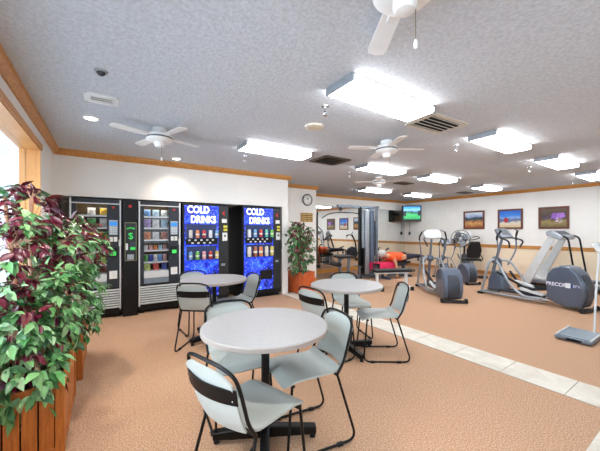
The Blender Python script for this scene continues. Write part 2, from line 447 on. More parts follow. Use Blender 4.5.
def sprinkler(x, y, label, first=[None]):
    if first[0] is None:
        t = thing('sprinkler_head', label, 'sprinkler', (x, y, CE), 0, 'fire sprinkler heads on the ceiling')
        obj('escutcheon', B().lathe([(.035, 0), (.033, -.008), (.012, -.012)], 20), M_chrome, t)
        obj('body', B().cyl((0, 0, -.01), (0, 0, -.05), .011).tube(fillet([(-.008, 0, -.045), (-.02, 0, -.06), (-.016, 0, -.08), (0, 0, -.086), (.016, 0, -.08), (.02, 0, -.06), (.008, 0, -.045)], .01), .004, 6), M_chrome, t)
        obj('deflector', B().cyl((0, 0, -.086), (0, 0, -.09), .02), M_chrome, t)
        first[0] = t; return
    dup(first[0], (x, y, CE), 0, label)
for x, y, l in [(1.68, 2.11, 'chrome sprinkler head beside the round cream ceiling speaker'), (3.9, 2.1, 'chrome sprinkler head near the light right of the square vent'),
                (6.33, 2.09, 'chrome sprinkler head over the big elliptical trainer'), (8.75, 2.09, 'chrome sprinkler head high above the rightmost framed picture'),
                (1.78, 4.2, 'chrome sprinkler head beside the light over the drink machines'), (4.0, 4.25, 'chrome sprinkler head beside the light under the pull chains')]:
    sprinkler(x, y, l)
ds = thing('ceiling_sensor', 'small dark dome sensor above the white register near the left wall', 'sensor', (-.03, 2.54, CE))
obj('base', B().lathe([(.045, 0), (.043, -.008), (.03, -.012)], 24), M_silver, ds)
obj('dome', B().lathe([(.028, -.01), (.026, -.022), (.016, -.032), (.003, -.036)], 24), M_slate2, ds)
sp = thing('ceiling_speaker', 'round cream ceiling speaker near the nearest fluorescent light', 'speaker', (1.9, 2.58, CE))
obj('rim', B().lathe([(.105, 0), (.1, -.018), (.085, -.022)], 32), M_cream, sp)
obj('grille', B().lathe([(.082, -.02), (.05, -.028), (.01, -.03)], 32), mat('cream_mesh', (206, 194, 168), .6, var=.15, vscale=120), sp)
def downlight(x, y, l):
    t = thing('recessed_downlight', l, 'ceiling light', (x, y, CE))
    obj('trim_ring', B().lathe([(.075, 0), (.072, -.008), (.058, -.01), (.055, -.002)], 28), M_white, t)
    obj('lens', B().lathe([(.055, -.001), (.05, -.005), (.002, -.006)], 28), M_lamp, t)
downlight(-.127, 3.65, 'lit recessed downlight near the left wall crown'); downlight(.93, 4.95, 'small lit recessed downlight close to the crown above the snack machine')

M_fan = mat('fan_white', (226, 225, 222), .45, var=.015)
M_cap = mat('fan_dark_slot', (92, 92, 94), .5)
def fan(x, y, rz, label, first=[None]):
    if first[0] is None:
        t = thing('ceiling_fan', label, 'ceiling fan', (x, y, CE), rz, 'white ceiling fans')
        obj('canopy', B().lathe([(.07, 0), (.075, -.03), (.06, -.05)], 28), M_fan, t)
        mo = obj('motor', B().lathe([(.06, -.05), (.12, -.065), (.135, -.09), (.135, -.13), (.115, -.15), (.06, -.158)], 32), M_fan, t)
        obj('vent_groove', B().lathe([(.134, -.102), (.137, -.106), (.137, -.118), (.134, -.122)], 32), M_cap, mo)
        obj('switch_housing', B().lathe([(.05, -.155), (.052, -.19), (.04, -.21), (.01, -.215)], 24), M_fan, t)
        for k in range(4):
            m = Matrix.Rotation(k * PI / 2, 4, 'Z')
            b = B().prism([(.13, -.045), (.45, -.055), (.49, -.045), (.5, 0), (.49, .045), (.45, .055), (.13, .045)], (0, 0, -.098), (1, 0, .0), (0, .985, .12), (0, 0, .006))
            b.bar((.12, 0, -.1), (.22, 0, -.098), .03, .012)
            bmesh.ops.transform(b.bm, matrix=m, verts=b.bm.verts)
            obj('blade', b, M_fan, t, .002)
        b = B().cyl((.0, -.045, -.2), (.0, -.045, -.33), .0022, n=6)
        pc = obj('pull_chain', b, mat('chain_brass', (130, 118, 96), .4, .6), t)
        obj('chain_pull', B().lathe([(.004, -.33), (.009, -.342), (.009, -.365), (.003, -.37)], 12, (0, -.045, 0)), M_white, pc)
        first[0] = t; return
    dup(first[0], (x, y, CE), rz, label)
fan(1.066, .792, R(56.4), 'white ceiling fan cut off by the top edge, its pull chain in view')
fan(.5, 3.6, R(20), 'white ceiling fan hanging in front of the vending machine wall')
fan(2.99, 2.5, R(62), 'white ceiling fan above the round table by the tile strip')
fan(4.84, 4.25, R(40), 'farthest small white ceiling fan, toward the cable weight machine')

# ------------------------------------------------------------------ clock, sign, pictures, television
ck = thing('wall_clock', 'round black-rimmed wall clock with a white face above the gold plaque', 'clock', (4.265, YC, 2.1), 0)
rx = Matrix.Rotation(R(90), 3, 'X')
obj('rim', B().lathe([(.138, 0), (.15, .012), (.148, .035), (.132, .04), (.126, .022)], 40, m=rx), M_blackp, ck)
fc = obj('face', B().lathe([(.127, .005), (.127, .027)], 40, m=rx), M_paper, ck)
b = B()
for k in range(12):
    a = k * PI / 6; b.obox((.105 * math.sin(a), -.028, .105 * math.cos(a)), (.008, .003, .022), (0, a, 0))
obj('hour_mark', b, M_blackp, fc)
obj('hand', B().bar((0, -.03, 0), (.03, -.03, .055), .012, .003, (0, 1, 0)), M_blackp, ck)
obj('hand', B().bar((0, -.033, 0), (-.02, -.033, .09), .008, .003, (0, 1, 0)), M_blackp, ck)
pq = thing('wall_plaque', 'gold and brown rectangular plaque under the wall clock', 'plaque', (4.25, YC, 1.655))
obj('board', B().box(-.17, .17, -.02, 0, -.105, .105), mat('plaque_brown', (92, 66, 36), .5), pq, .004)
b = B()
for k in range(4): b.box(-.15, -.01, -.026, -.018, .06 - k * .047, .085 - k * .047).box(.01, .15, -.026, -.018, .06 - k * .047, .085 - k * .047)
obj('name_strip', b, mat('plaque_gold', (196, 160, 92), .4, .4), pq)
obj('frame', B().box(-.18, .18, -.026, 0, .1, .115).box(-.18, .18, -.026, 0, -.115, -.1).box(-.18, -.168, -.026, 0, -.1, .1).box(.168, .18, -.026, 0, -.1, .1), mat('plaque_gold', (196, 160, 92)), pq)

def picmat(name, kind):
    t = NT(name)
    tc = t.new('ShaderNodeTexCoord'); sp = t.new('ShaderNodeSeparateXYZ'); t.link(tc.outputs['Object'], sp.inputs[0])
    u, z = sp.outputs[1], sp.outputs[2]       # u runs along the wall, z up
    mp = t.new('ShaderNodeMapping'); t.link(tc.outputs['Object'], mp.inputs['Vector']); v = mp.outputs[0]
    n1 = t.noise(v, 9, 4); n2 = t.noise(v, 26, 3, .7)
    zz = t.math('ADD', t.math('ADD', t.math('MULTIPLY', z, 2.1), .5), t.math('MULTIPLY', t.math('SUBTRACT', n1, .5), .35))
    if kind == 0:
        c = t.ramp(zz, [(.05, (150, 84, 40)), (.28, (206, 160, 92)), (.4, (178, 120, 76)), (.5, (52, 74, 62)), (.64, (40, 58, 82)), (.74, (150, 172, 205)), (.95, (206, 216, 228))])
        c = t.mix(t.math('MULTIPLY', t.math('GREATER_THAN', n2, .58), t.math('LESS_THAN', z, .0)), c, (124, 52, 30))
    elif kind == 1:
        c = t.ramp(zz, [(.05, (204, 184, 140)), (.28, (216, 204, 186)), (.36, (110, 120, 146)), (.48, (96, 104, 150)), (.56, (132, 168, 220)), (.68, (58, 130, 214)), (.95, (36, 102, 200))])
        uu = t.math('ADD', u, -.1); d = t.math('ADD', t.math('POWER', t.math('MULTIPLY', uu, 1.3), 2.0), t.math('POWER', t.math('ADD', z, .03), 2.0))
        c = t.mix(t.math('LESS_THAN', t.math('ADD', d, t.math('MULTIPLY', n2, .016)), .0135), c, (172, 40, 44))
    else:
        c = t.ramp(zz, [(.05, (108, 96, 52)), (.3, (146, 126, 74)), (.42, (74, 62, 44)), (.6, (58, 46, 38)), (.9, (96, 78, 60))])
        for (pu, pz, rr, cc) in ((-.03, .04, .012, (146, 92, 190)), (-.16, .05, .01, (168, 116, 206)), (-.11, -.08, .006, (216, 196, 220)), (.14, .0, .004, (92, 62, 130))):
            d = t.math('ADD', t.math('POWER', t.math('ADD', u, -pu), 2.0), t.math('POWER', t.math('ADD', z, -pz), 2.0))
            c = t.mix(t.math('LESS_THAN', t.math('ADD', d, t.math('MULTIPLY', n2, .05)), rr * .9 + .021), c, cc)
    t.link(c, t.p.inputs['Base Color']); t.p.inputs['Roughness'].default_value = .5
    return t.m
M_pframe = wood('picture_frame_wood', (112, 58, 34), (72, 34, 20), (12, 12, 12), .4)
for i, (yc, l) in enumerate([(4.655, 'framed mountain and field landscape, leftmost of the three wall pictures'), (3.66, 'framed picture of a red figure under a bright blue sky, middle of three'),
                             (2.68, 'framed dark picture with purple flowers, rightmost of the three')]):
    p = thing('framed_picture', l, 'picture', (XR, yc, 1.655), 0, 'framed pictures on the gym wall')
    w, h = .315, .288
    b = B().box(-.03, 0, -w, w, h - .05, h).box(-.03, 0, -w, w, -h, -h + .05).box(-.03, 0, -w, -w + .05, -h + .05, h - .05).box(-.03, 0, w - .05, w, -h + .05, h - .05)
    obj('frame', b, M_pframe, p, .004)
    obj('print', B().box(-.016, -.004, -w + .05, w - .05, -h + .05, h - .05), picmat('print_%d' % i, i), p, smooth=False)

def tvmat():
    t = NT('golf_broadcast')
    tc = t.new('ShaderNodeTexCoord'); sp = t.new('ShaderNodeSeparateXYZ'); t.link(tc.outputs['Object'], sp.inputs[0])
    n1 = t.noise(tc.outputs['Object'], 9, 4)
    zz = t.math('ADD', t.math('ADD', t.math('MULTIPLY', sp.outputs[2], 2.2), .5), t.math('MULTIPLY', t.math('SUBTRACT', n1, .5), .35))
    c = t.ramp(zz, [(.0, (34, 150, 84)), (.42, (56, 176, 104)), (.54, (30, 108, 74)), (.6, (24, 64, 60)), (.68, (96, 150, 190)), (.8, (120, 190, 235)), (.95, (60, 150, 220))])
    side = t.math('GREATER_THAN', t.math('ADD', t.math('ABSOLUTE', sp.outputs[0]), t.math('MULTIPLY', n1, .1)), .26)
    c = t.mix(t.math('MULTIPLY', side, t.math('MULTIPLY', t.math('GREATER_THAN', zz, .3), t.math('LESS_THAN', zz, .7))), c, (28, 40, 52))
    t.link(c, t.p.inputs['Base Color']); t.link(c, t.p.inputs['Emission Color']); t.p.inputs['Emission Strength'].default_value = .75
    t.p.inputs['Roughness'].default_value = .3; return t.m
tv = thing('television', 'black television showing a golf course, mounted high in the room corner', 'television', (9.4, 6.7, 1.96), R(-35))
bz = obj('bezel', B().box(-.345, .345, -.03, .05, -.29, .29), M_blackp, tv, .01)
obj('screen', B().box(-.305, .305, -.034, -.029, -.215, .25), tvmat(), tv, smooth=False)
obj('rear_shell', B().prism([(-.25, -.2), (.25, -.2), (.22, .2), (-.22, .2)], (0, .05, 0), (1, 0, 0), (0, 0, 1), (0, .07, 0)), M_blackp, tv, .01)
obj('wall_bracket', B().bar((0, .11, 0), (.0, .36, .0), .05, .05).box(-.06, .06, .11, .13, -.08, .08), M_black, tv)
obj('speaker_strip', B().box(-.3, .3, -.034, -.028, -.27, -.235), M_slate2, tv)
oc = thing('wall_outlet', 'small dark cable outlet under the television with a cord above it', 'outlet', (XR, 7.0, 1.22))
obj('box', B().box(-.03, 0, -.04, .04, -.06, .06), M_slate2, oc, .004)
obj('cord', B().tube([(-.012, 0, .06), (-.012, .005, .3), (-.012, 0, .46)], .006, 6), M_blackp, oc)

# ------------------------------------------------------------------ tables and chairs
def table_proto(label, loc, rz):
    t = thing('round_table', label, 'table', loc, rz, 'round grey cafe tables')
    tp = obj('table_top', B().lathe([(.367, .696), (.385, .698), (.387, .702), (.387, .724), (.383, .728)], 72), M_table, t)
    obj('edge_band', B().lathe([(.3875, .7), (.3905, .702), (.3905, .723), (.3875, .725)], 72), M_edge, tp)
    obj('column', B().cyl((0, 0, .07), (0, 0, .69), .026, n=24), M_black, t)
    obj('mounting_plate', B().box(-.15, .15, -.15, .15, .688, .696).lathe([(.06, .65), (.075, .688)], 24), M_black, t)
    for k in range(4):
        a = k * PI / 2; u = V((math.cos(a), math.sin(a), 0))
        f = obj('foot', B().bar(u * .02 + V((0, 0, .062)), u * .32 + V((0, 0, .05)), .055, .07, h1=.045), M_black, t, .006)
        obj('glide', B().cyl(u * .3, u * .3 + V((0, 0, .03)), .018), M_rubber, f)
    return t
T1 = (.835, 1.65); T2 = (2.2, 2.39); T3 = (1.105, 3.56)
tab = table_proto('nearest and largest round grey table on a black cross base', (T1[0], T1[1], 0), R(-28))
dup(tab, (T2[0], T2[1], 0), R(-12), 'round grey table beside the tile strip, in front of the cable weight machine')
dup(tab, (T3[0], T3[1], 0), R(20), 'farthest round grey table, standing in front of the drink machines')

def chair_proto(label, loc, rz):
    """local: sitter faces +y"""
    t = thing('stacking_chair', label, 'chair', loc, rz, 'grey shell stacking chairs')
    W = .182
    def seat(u, v):
        x = (u - .5) * 2; y = -.175 + v * .375
        wx = W * (1 - .05 * (1 - v)) * (1 - max(0, v - .88) ** 2 * 9)
        z = .444 - .013 * (1 - x * x) * math.sin(PI * min(1, v * 1.15)) - max(0, v - .74) ** 2 * .5 + max(0, .16 - v) ** 2 * 1.2
        return (x * wx, y, z)
    obj('seat', B().sheet(seat, 14, 16, .011), M_chair, t)
    def back(u, v):
        x = (u - .5) * 2; top = .74 - .05 * abs(x) ** 3.2
        z = .462 + (top - .462) * v
        return (x * (.168 - .012 * max(0, .3 - v)), -.2 - .07 * v - .034 * (1 - x * x) + .05 * max(0, .2 - v), z)
    obj('backrest', B().sheet(back, 14, 12, .010), M_chair, t)
    def band(u, v):
        x = (u - .5) * 2; z = .605 + v * .066
        return (x * .181, -.228 - .07 * (z - .475) / .26 * .6 - .04 * (1 - x * x), z)
    bd = obj('back_band', B().sheet(band, 14, 2, .006), M_black, t)
    for sx in (-1, 1):
        for zz in (.622, .652): obj('rivet', B().ball((sx * .16, -.266 + .006, zz), .005, 8), M_chrome, bd)
    hoop = [(-.178, -.15, .43), (-.182, -.195, .5), (-.184, -.24, .66), (-.176, -.262, .725), (-.11, -.28, .754), (0, -.286, .759), (.11, -.28, .754), (.176, -.262, .725), (.184, -.24, .66), (.182, -.195, .5), (.178, -.15, .43)]
    obj('back_hoop', B().tube(fillet(hoop, .06, 5), .0085, 10), M_black, t)
    for sx in (-1, 1):
        sled = [(sx * .178, -.15, .43), (sx * .195, -.28, .011), (sx * .195, .19, .011), (sx * .176, .15, .424)]
        lg = obj('sled_leg', B().tube(fillet(sled, .07, 7), .008, 10), M_black, t)
        for y0 in (-.18, .08): obj('glide', B().box(sx * .195 - .011, sx * .195 + .011, y0, y0 + .04, 0, .02), M_rubber, lg, .003)
    obj('cross_bar', B().cyl((-.176, .14, .417), (.176, .14, .417), .0085, n=10), M_black, t)
    obj('cross_bar', B().cyl((-.178, -.145, .429), (.178, -.145, .429), .0085, n=10), M_black, t)
    return t
def face(dx, dy): return math.atan2(-dx, dy)
ch = chair_proto('nearest grey chair at the front table, its banded back toward the viewer', (.625, 1.36, 0), face(.955, .3))
for x, y, dx, dy, l in [(1.06, 1.565, -.99, .146, 'grey chair right of the front table, turned sideways with its seat in full view'),
                        (.775, 1.955, -.1, -.99, 'grey chair behind the front table, only its hoop and seat edge showing'),
                        (1.93, 2.36, .98, .12, 'grey chair with black-banded back, left side of the table by the tile strip'),
                        (2.4, 2.12, -.82, .57, 'grey chair on the tile side of the table by the strip, seen side-on'),
                        (2.53, 2.66, -.35, -.94, 'grey chair mostly hidden behind the table by the tile strip'),
                        (.93, 3.42, .62, .78, 'grey chair with banded back, left front of the farthest table'),
                        (1.02, 3.92, .08, -1, 'grey chair behind the farthest table beside the snack machine'),
                        (1.34, 3.5, -.99, -.05, 'grey chair right of the farthest table, in front of the drink machines')]:
    dup(ch, (x, y, 0), face(dx, dy), l)

# ------------------------------------------------------------------ planters and plants
def planter(label, x0, x1, y0, y1, h, m, name='slatted_planter'):
    cx, cy = (x0 + x1) / 2, (y0 + y1) / 2; w, d = (x1 - x0) / 2, (y1 - y0) / 2
    t = thing(name, label, 'planter', (cx, cy, 0), 0, 'slatted wooden planters')
    for sx in (-1, 1):
        for sy in (-1, 1):
            obj('post', B().box(*(sorted((sx * w, sx * (w - .045)))), *(sorted((sy * d, sy * (d - .045)))), 0, h), m, t, .004)
    obj('liner', B().box(-w + .035, w - .035, -d + .035, d - .035, .04, h - .06), M_rubber, t)
    obj('soil', B().box(-w + .03, w - .03, -d + .03, d - .03, h - .07, h - .045), M_soil, t)
    for s in (-1, 1):
        y = s * (d - .014)
        obj('top_rail', B().box(-w + .045, w - .045, y - .012, y + .012, h - .055, h - .004), m, t, .003)
        obj('bottom_rail', B().box(-w + .045, w - .045, y - .012, y + .012, .02, .06), m, t, .003)
        n = max(3, round((2 * w - .09) / .075)); st = (2 * w - .09) / n
        obj('slats', (lambda b: [b.box(-w + .045 + k * st + .004, -w + .045 + (k + 1) * st - .004, y - .009, y + .006, .055, h - .05) for k in range(n)] and b)(B()), m, t, .002)
        x = s * (w - .014)
        obj('top_rail', B().box(x - .012, x + .012, -d + .045, d - .045, h - .055, h - .004), m, t, .003)
        obj('bottom_rail', B().box(x - .012, x + .012, -d + .045, d - .045, .02, .06), m, t, .003)
        n = max(3, round((2 * d - .09) / .075)); st = (2 * d - .09) / n
        obj('slats', (lambda b: [b.box(x - .009, x + .006, -d + .045 + k * st + .004, -d + .045 + (k + 1) * st - .004, .055, h - .05) for k in range(n)] and b)(B()), m, t, .002)
    return t
planter('cedar slatted planter in the bottom left corner holding the large red and green tree', -.585, -.2, 2.18, 2.96, .43, M_cedar)
planter('second cedar planter just beyond the corner one by the left wall', -.585, -.17, 3.2, 3.85, .4, M_cedar)
planter('red-brown wooden planter under the bushy plant beside the drink machine', 3.3, 3.7, 5.0, 5.5, .455, M_redwood)

def leaf(bm, p, d, up, L, W, bend=.25):
    d = d.normalized(); s = d.cross(up)
    if s.length < .05: s = d.orthogonal()
    s.normalize(); n = s.cross(d)
    prof = [(0, .02), (.2, .7), (.42, 1.0), (.68, .7), (1, .02)]
    mid, lft, rgt = [], [], []
    for t, w in prof:
        c = p + d * (L * t) - n * (bend * L * t * t)
        mid.append(bm.verts.new(c))
        lft.append(bm.verts.new(c + s * (W * w / 2) + n * (W * w * .16))); rgt.append(bm.verts.new(c - s * (W * w / 2) + n * (W * w * .16)))
    for i in range(4):
        bm.faces.new((lft[i], mid[i], mid[i + 1], lft[i + 1])); bm.faces.new((mid[i], rgt[i], rgt[i + 1], mid[i + 1]))

def bush(name, label, loc, blobs, kinds, canes, rng, branches=True):
    """blobs: (centre, radii, twigs, weights per leaf kind, leaf length); canes: list of point lists"""
    t = thing(name, label, 'plant', loc)
    bms = [B() for _ in kinds]; tw = B()
    spine = [V(p) for c in canes for p in c[1:]]
    for c, r, n, wts, LL in blobs:
        c = V(c)
        for _ in range(n):
            while True:
                q = V((rng.uniform(-1, 1), rng.uniform(-1, 1), rng.uniform(-1, 1)))
                if .001 < q.length < 1: break
            q = q.normalized() * (q.length ** .45)
            p = c + V((q.x * r[0], q.y * r[1], q.z * r[2]))
            wx_, wy_ = loc[0] + p.x, loc[1] + p.y
            if wx_ < XL + .07 or (3.0 < wx_ < 3.26 and wy_ > YV - .1) or (2.6 < wx_ <= 3.0 and wy_ > YV - .14): continue
            out = (V((q.x / r[0], q.y / r[1], q.z / r[2])).normalized() + V((rng.uniform(-.5, .5), rng.uniform(-.5, .5), rng.uniform(-.5, .2)))).normalized()
            if branches and rng.random() < .35:
                near = min(spine, key=lambda s_: (s_ - p).length + abs(s_.z - p.z + .15))
                tw.tube([near, near.lerp(p, .5) + V((0, 0, .04)), p], .003, 5, r1=.0018)
            k = rng.choices(range(len(kinds)), wts)[0]
            for j in range(rng.randint(3, 5)):
                d = (out + V((rng.uniform(-1, 1), rng.uniform(-1, 1), rng.uniform(-.9, .35)))).normalized()
                d = (d + V((0, 0, -.35))).normalized()
                L = LL * rng.uniform(.7, 1.25)
                leaf(bms[k].bm, p + out * rng.uniform(-.03, .03), d, (V((0, 0, 1)) + out * .8 + V((rng.uniform(-.5, .5), rng.uniform(-.5, .5), 0))).normalized(), L, L * rng.uniform(.42, .55), rng.uniform(.05, .4))
    for (nm, m), b in zip(kinds, bms): obj(nm, b, m, t)
    for c in canes: obj('trunk', B().tube([V(p) for p in c], .016, 10, r1=.011), M_cane, t)
    if len(tw.bm.verts): obj('twigs', tw, M_cane, t)
    return t
rng = random.Random(11)
ox, oy, oz = -.4, 2.55, .39
bush('ficus_tree', 'large leafy tree with burgundy and green leaves in the corner planter', (ox, oy, oz),
     [((-.02, .0, .3), (.2, .42, .36), 220, (7, 3), .07),
      ((-.06, -.1, .72), (.15, .36, .34), 190, (3, 7), .072),
      ((-.04, .1, 1.03), (.16, .3, .17), 80, (4, 6), .08),
      ((.13, .1, .42), (.18, .36, .34), 210, (9, 1), .072),
      ((.15, .3, .74), (.19, .36, .28), 140, (5, 5), .078),
      ((.02, -.3, .1), (.17, .12, .2), 80, (9, 1), .08),
      ((-.05, -.3, .42), (.14, .12, .2), 60, (7, 3), .08)],
     [('green_leaves', M_leafg), ('burgundy_leaves', M_leafr)],
     [[(-.05, -.06, -.02), (-.06, -.06, .4), (-.09, -.05, .8), (-.12, -.05, 1.12)], [(.03, -.05, -.02), (.0, -.05, .5), (-.0, -.04, .9), (.0, -.03, 1.13)]], rng)
ox, oy, oz = -.38, 3.52, .36
bush('ficus_tree', 'leafy tree behind the corner one, green leaves drooping beside the snack machine', (ox, oy, oz),
     [((.08, -.05, .42), (.3, .32, .42), 170, (9, 1), .075), ((.12, -.05, .82), (.28, .3, .26), 120, (4, 6), .08), ((.12, -.05, .15), (.22, .3, .22), 60, (9, 1), .075)],
     [('green_leaves', M_leafg), ('burgundy_leaves', M_leafr)],
     [[(0, 0, -.02), (.02, .0, .4), (.03, .0, .85)]], rng)
bush('bushy_plant', 'bushy green and reddish plant between the drink machine and the wall clock', (3.5, 5.25, .41),
     [((-.03, -.04, .32), (.25, .2, .34), 140, (9, 2), .08), ((-.02, -.03, .84), (.28, .2, .25), 130, (6, 4), .08), ((-.26, -.22, .68), (.22, .15, .38), 100, (6, 4), .08), ((.1, -.05, .5), (.2, .2, .4), 80, (7, 4), .075), ((-.2, -.22, .18), (.2, .14, .2), 40, (9, 2), .075)],
     [('green_leaves', M_leaff), ('reddish_leaves', M_leafb)],
     [[(-.04, 0, -.02), (-.03, 0, .4), (-.06, 0, .9)], [(.06, 0, -.02), (.05, .02, .4), (.08, 0, .85)]], rng)

# ------------------------------------------------------------------ vending machines
RXF = (R(90), 0, 0)          # text standing up, read from the front
def snack_machine(label, x0, x1):
    w = x1 - x0; H = 1.785
    t = thing('snack_machine', label, 'vending machine', (x0, YV - .02, 0))
    wx0, wx1 = .075, w - .18
    b = B().box(0, w, .82, .84, .05, H).box(0, .02, .03, .82, .05, H).box(w - .02, w, .03, .82, .05, H).box(.02, w - .02, .03, .82, H - .03, H).box(.02, w - .02, .03, .82, .05, .45)
    obj('cabinet', b, M_vdark, t)
    b = B().box(.02, w - .02, 0, .04, H - .07, H).box(.02, wx0, 0, .04, .45, H - .07).box(wx1, w - .02, 0, .04, .45, H - .07).box(wx0, wx1, 0, .04, .45, .47)
    dr = obj('door', b, M_vgrey, t, .003)
    obj('silver_edge', B().box(0, .02, -.008, .04, .12, H).box(w - .02, w, -.008, .04, .12, H).box(.02, w - .02, -.006, .004, H - .075, H - .06), M_vtrim, dr)
    obj('glass', B().box(wx0, wx1, .012, .017, .66, H - .08), M_glass, dr, smooth=False)
    obj('delivery_flap', B().box(wx0, wx1, .004, .03, .555, .66), M_light, dr, .004)
    obj('lower_panel', B().box(wx0, wx1, .006, .03, .47, .55), mat('bluegrey_panel', (122, 136, 148), .4), dr, .004)
    inn = obj('interior', B().box(wx0 - .03, wx1 + .03, .36, .37, .66, H - .05).box(wx0 - .03, wx0 - .02, .04, .36, .66, H - .05).box(wx1 + .02, wx1 + .03, .04, .36, .66, H - .05), M_inner, t)
    for z in SHELF: obj('shelf', B().box(wx0 - .02, wx1 + .02, .05, .35, z - .012, z).box(wx0 - .02, wx1 + .02, .046, .052, z - .022, z + .002), M_vtrim, inn)
    obj('light_tube', B().cyl((wx0, .065, H - .05), (wx1, .065, H - .05), .012, n=10), emitmat('display_tube', (255, 244, 222), 12.0), inn)
    b = B(); b.box(0, w, .02, .03, .1, .45)
    gr = obj('grille', b, M_vdark, t)
    for k in range(8): obj('louver', B().obox((w / 2, .0, .16 + k * .037), (w - .03, .03, .014), (R(25), 0, 0)), M_light, gr)
    obj('leg', B().box(.02, .08, .05, .11, 0, .1), M_black, t); obj('leg', B().box(w - .08, w - .02, .05, .11, 0, .1), M_black, t)
    obj('leg', B().box(.02, .08, .72, .78, 0, .1), M_black, t); obj('leg', B().box(w - .08, w - .02, .72, .78, 0, .1), M_black, t)
    obj('kickplate', B().box(.02, w - .02, .06, .08, .03, .13), M_vdark, t)
    cx = w - .1; c0 = cx - .05
    cp = obj('control_panel', B().box(c0 - .02, c0 + .12, -.004, .001, .48, H - .09), M_vgrey, t)
    obj('emblem', B().cyl((c0 + .05, -.008, H - .12), (c0 + .05, -.002, H - .12), .02, n=5), M_red, cp)
    obj('display', B().box(c0 + .0, c0 + .1, -.008, -.003, 1.39, 1.45), M_blue_d, cp)
    obj('bezel', B().box(c0 - .005, c0 + .105, -.007, -.003, 1.25, 1.475), M_silver, cp)
    kp = B()
    for i in range(3):
        for j in range(4): kp.box(c0 + .012 + i * .03, c0 + .034 + i * .03, -.012, -.006, 1.26 + j * .03, 1.28 + j * .03)
    obj('keypad', kp, M_light, cp)
    obj('coin_slot', B().box(c0, c0 + .045, -.01, -.003, 1.15, 1.22).box(c0 + .055, c0 + .1, -.01, -.003, 1.15, 1.22), M_paper, cp)
    obj('bill_acceptor', B().box(c0 - .015, c0 + .1, -.02, -.003, .92, 1.06), M_vdark, cp, .004)
    obj('acceptor_light', B().box(c0 + .015, c0 + .085, -.025, -.019, .94, 1.0), M_green, cp)
    obj('info_sticker', B().box(c0, c0 + .1, -.008, -.003, .59, .71), M_paper, cp)
    obj('lock', B().box(w - .03, w + .0, -.02, -.008, 1.08, 1.18), M_paper, dr)
    return t
SHELF = [1.546, 1.363, 1.17, 1.0, .81, .672]
snack_machine('grey snack vending machine half hidden behind the red and green tree', -.43, .192)
snack_machine('grey glass-front snack vending machine left of the drink machines', .427, 1.047)

ct = thing('change_machine', 'narrow black change machine with a green dollar sign between the snack machines', 'change machine', (.21, YV - .06, 0))
obj('cabinet', B().box(0, .2, 0, .7, 0, 1.795), M_vdark, ct, .004)
fp = obj('face_plate', B().box(.03, .185, -.006, 0, .85, 1.44), mat('plate_black', (20, 26, 24), .35), ct)
obj('outline', B().box(.03, .185, -.009, -.004, 1.432, 1.44).box(.03, .185, -.009, -.004, .85, .858).box(.03, .036, -.009, -.004, .85, 1.44).box(.179, .185, -.009, -.004, .85, 1.44), mat('outline_gold', (150, 148, 110), .5), fp)
text('dollar_sign', '$', .14, (.107, -.008, 1.19), RXF, M_green, fp, off=.0, align='CENTER')
for k, c_ in enumerate('CHANGE'):
    a = (k - 2.5) * .22
    text('letter', c_, .034, (.107 + .075 * math.sin(a) * 1.0, -.008, 1.335 + .06 * math.cos(a) - .05), (R(90), a, 0), M_green, fp, off=.001, align='CENTER')
obj('bill_slot', B().box(.1, .17, -.02, -.004, 1.06, 1.14), M_slate2, fp, .003)
obj('amber_label', B().box(.1, .17, -.01, -.004, 1.09, 1.125), mat('amber_label', (214, 164, 96), .5), fp)
obj('green_light', B().box(.1, .17, -.012, -.004, 1.02, 1.06), M_green, fp)
obj('white_tag', B().box(.04, .07, -.01, -.004, 1.02, 1.12), M_paper, fp)
obj('coin_cup', B().box(.06, .15, -.02, -.004, .87, .95), M_silver, fp, .004)
obj('emblem', B().cyl((.1, -.005, 1.69), (.1, 0, 1.69), .025, n=5), M_red, ct)

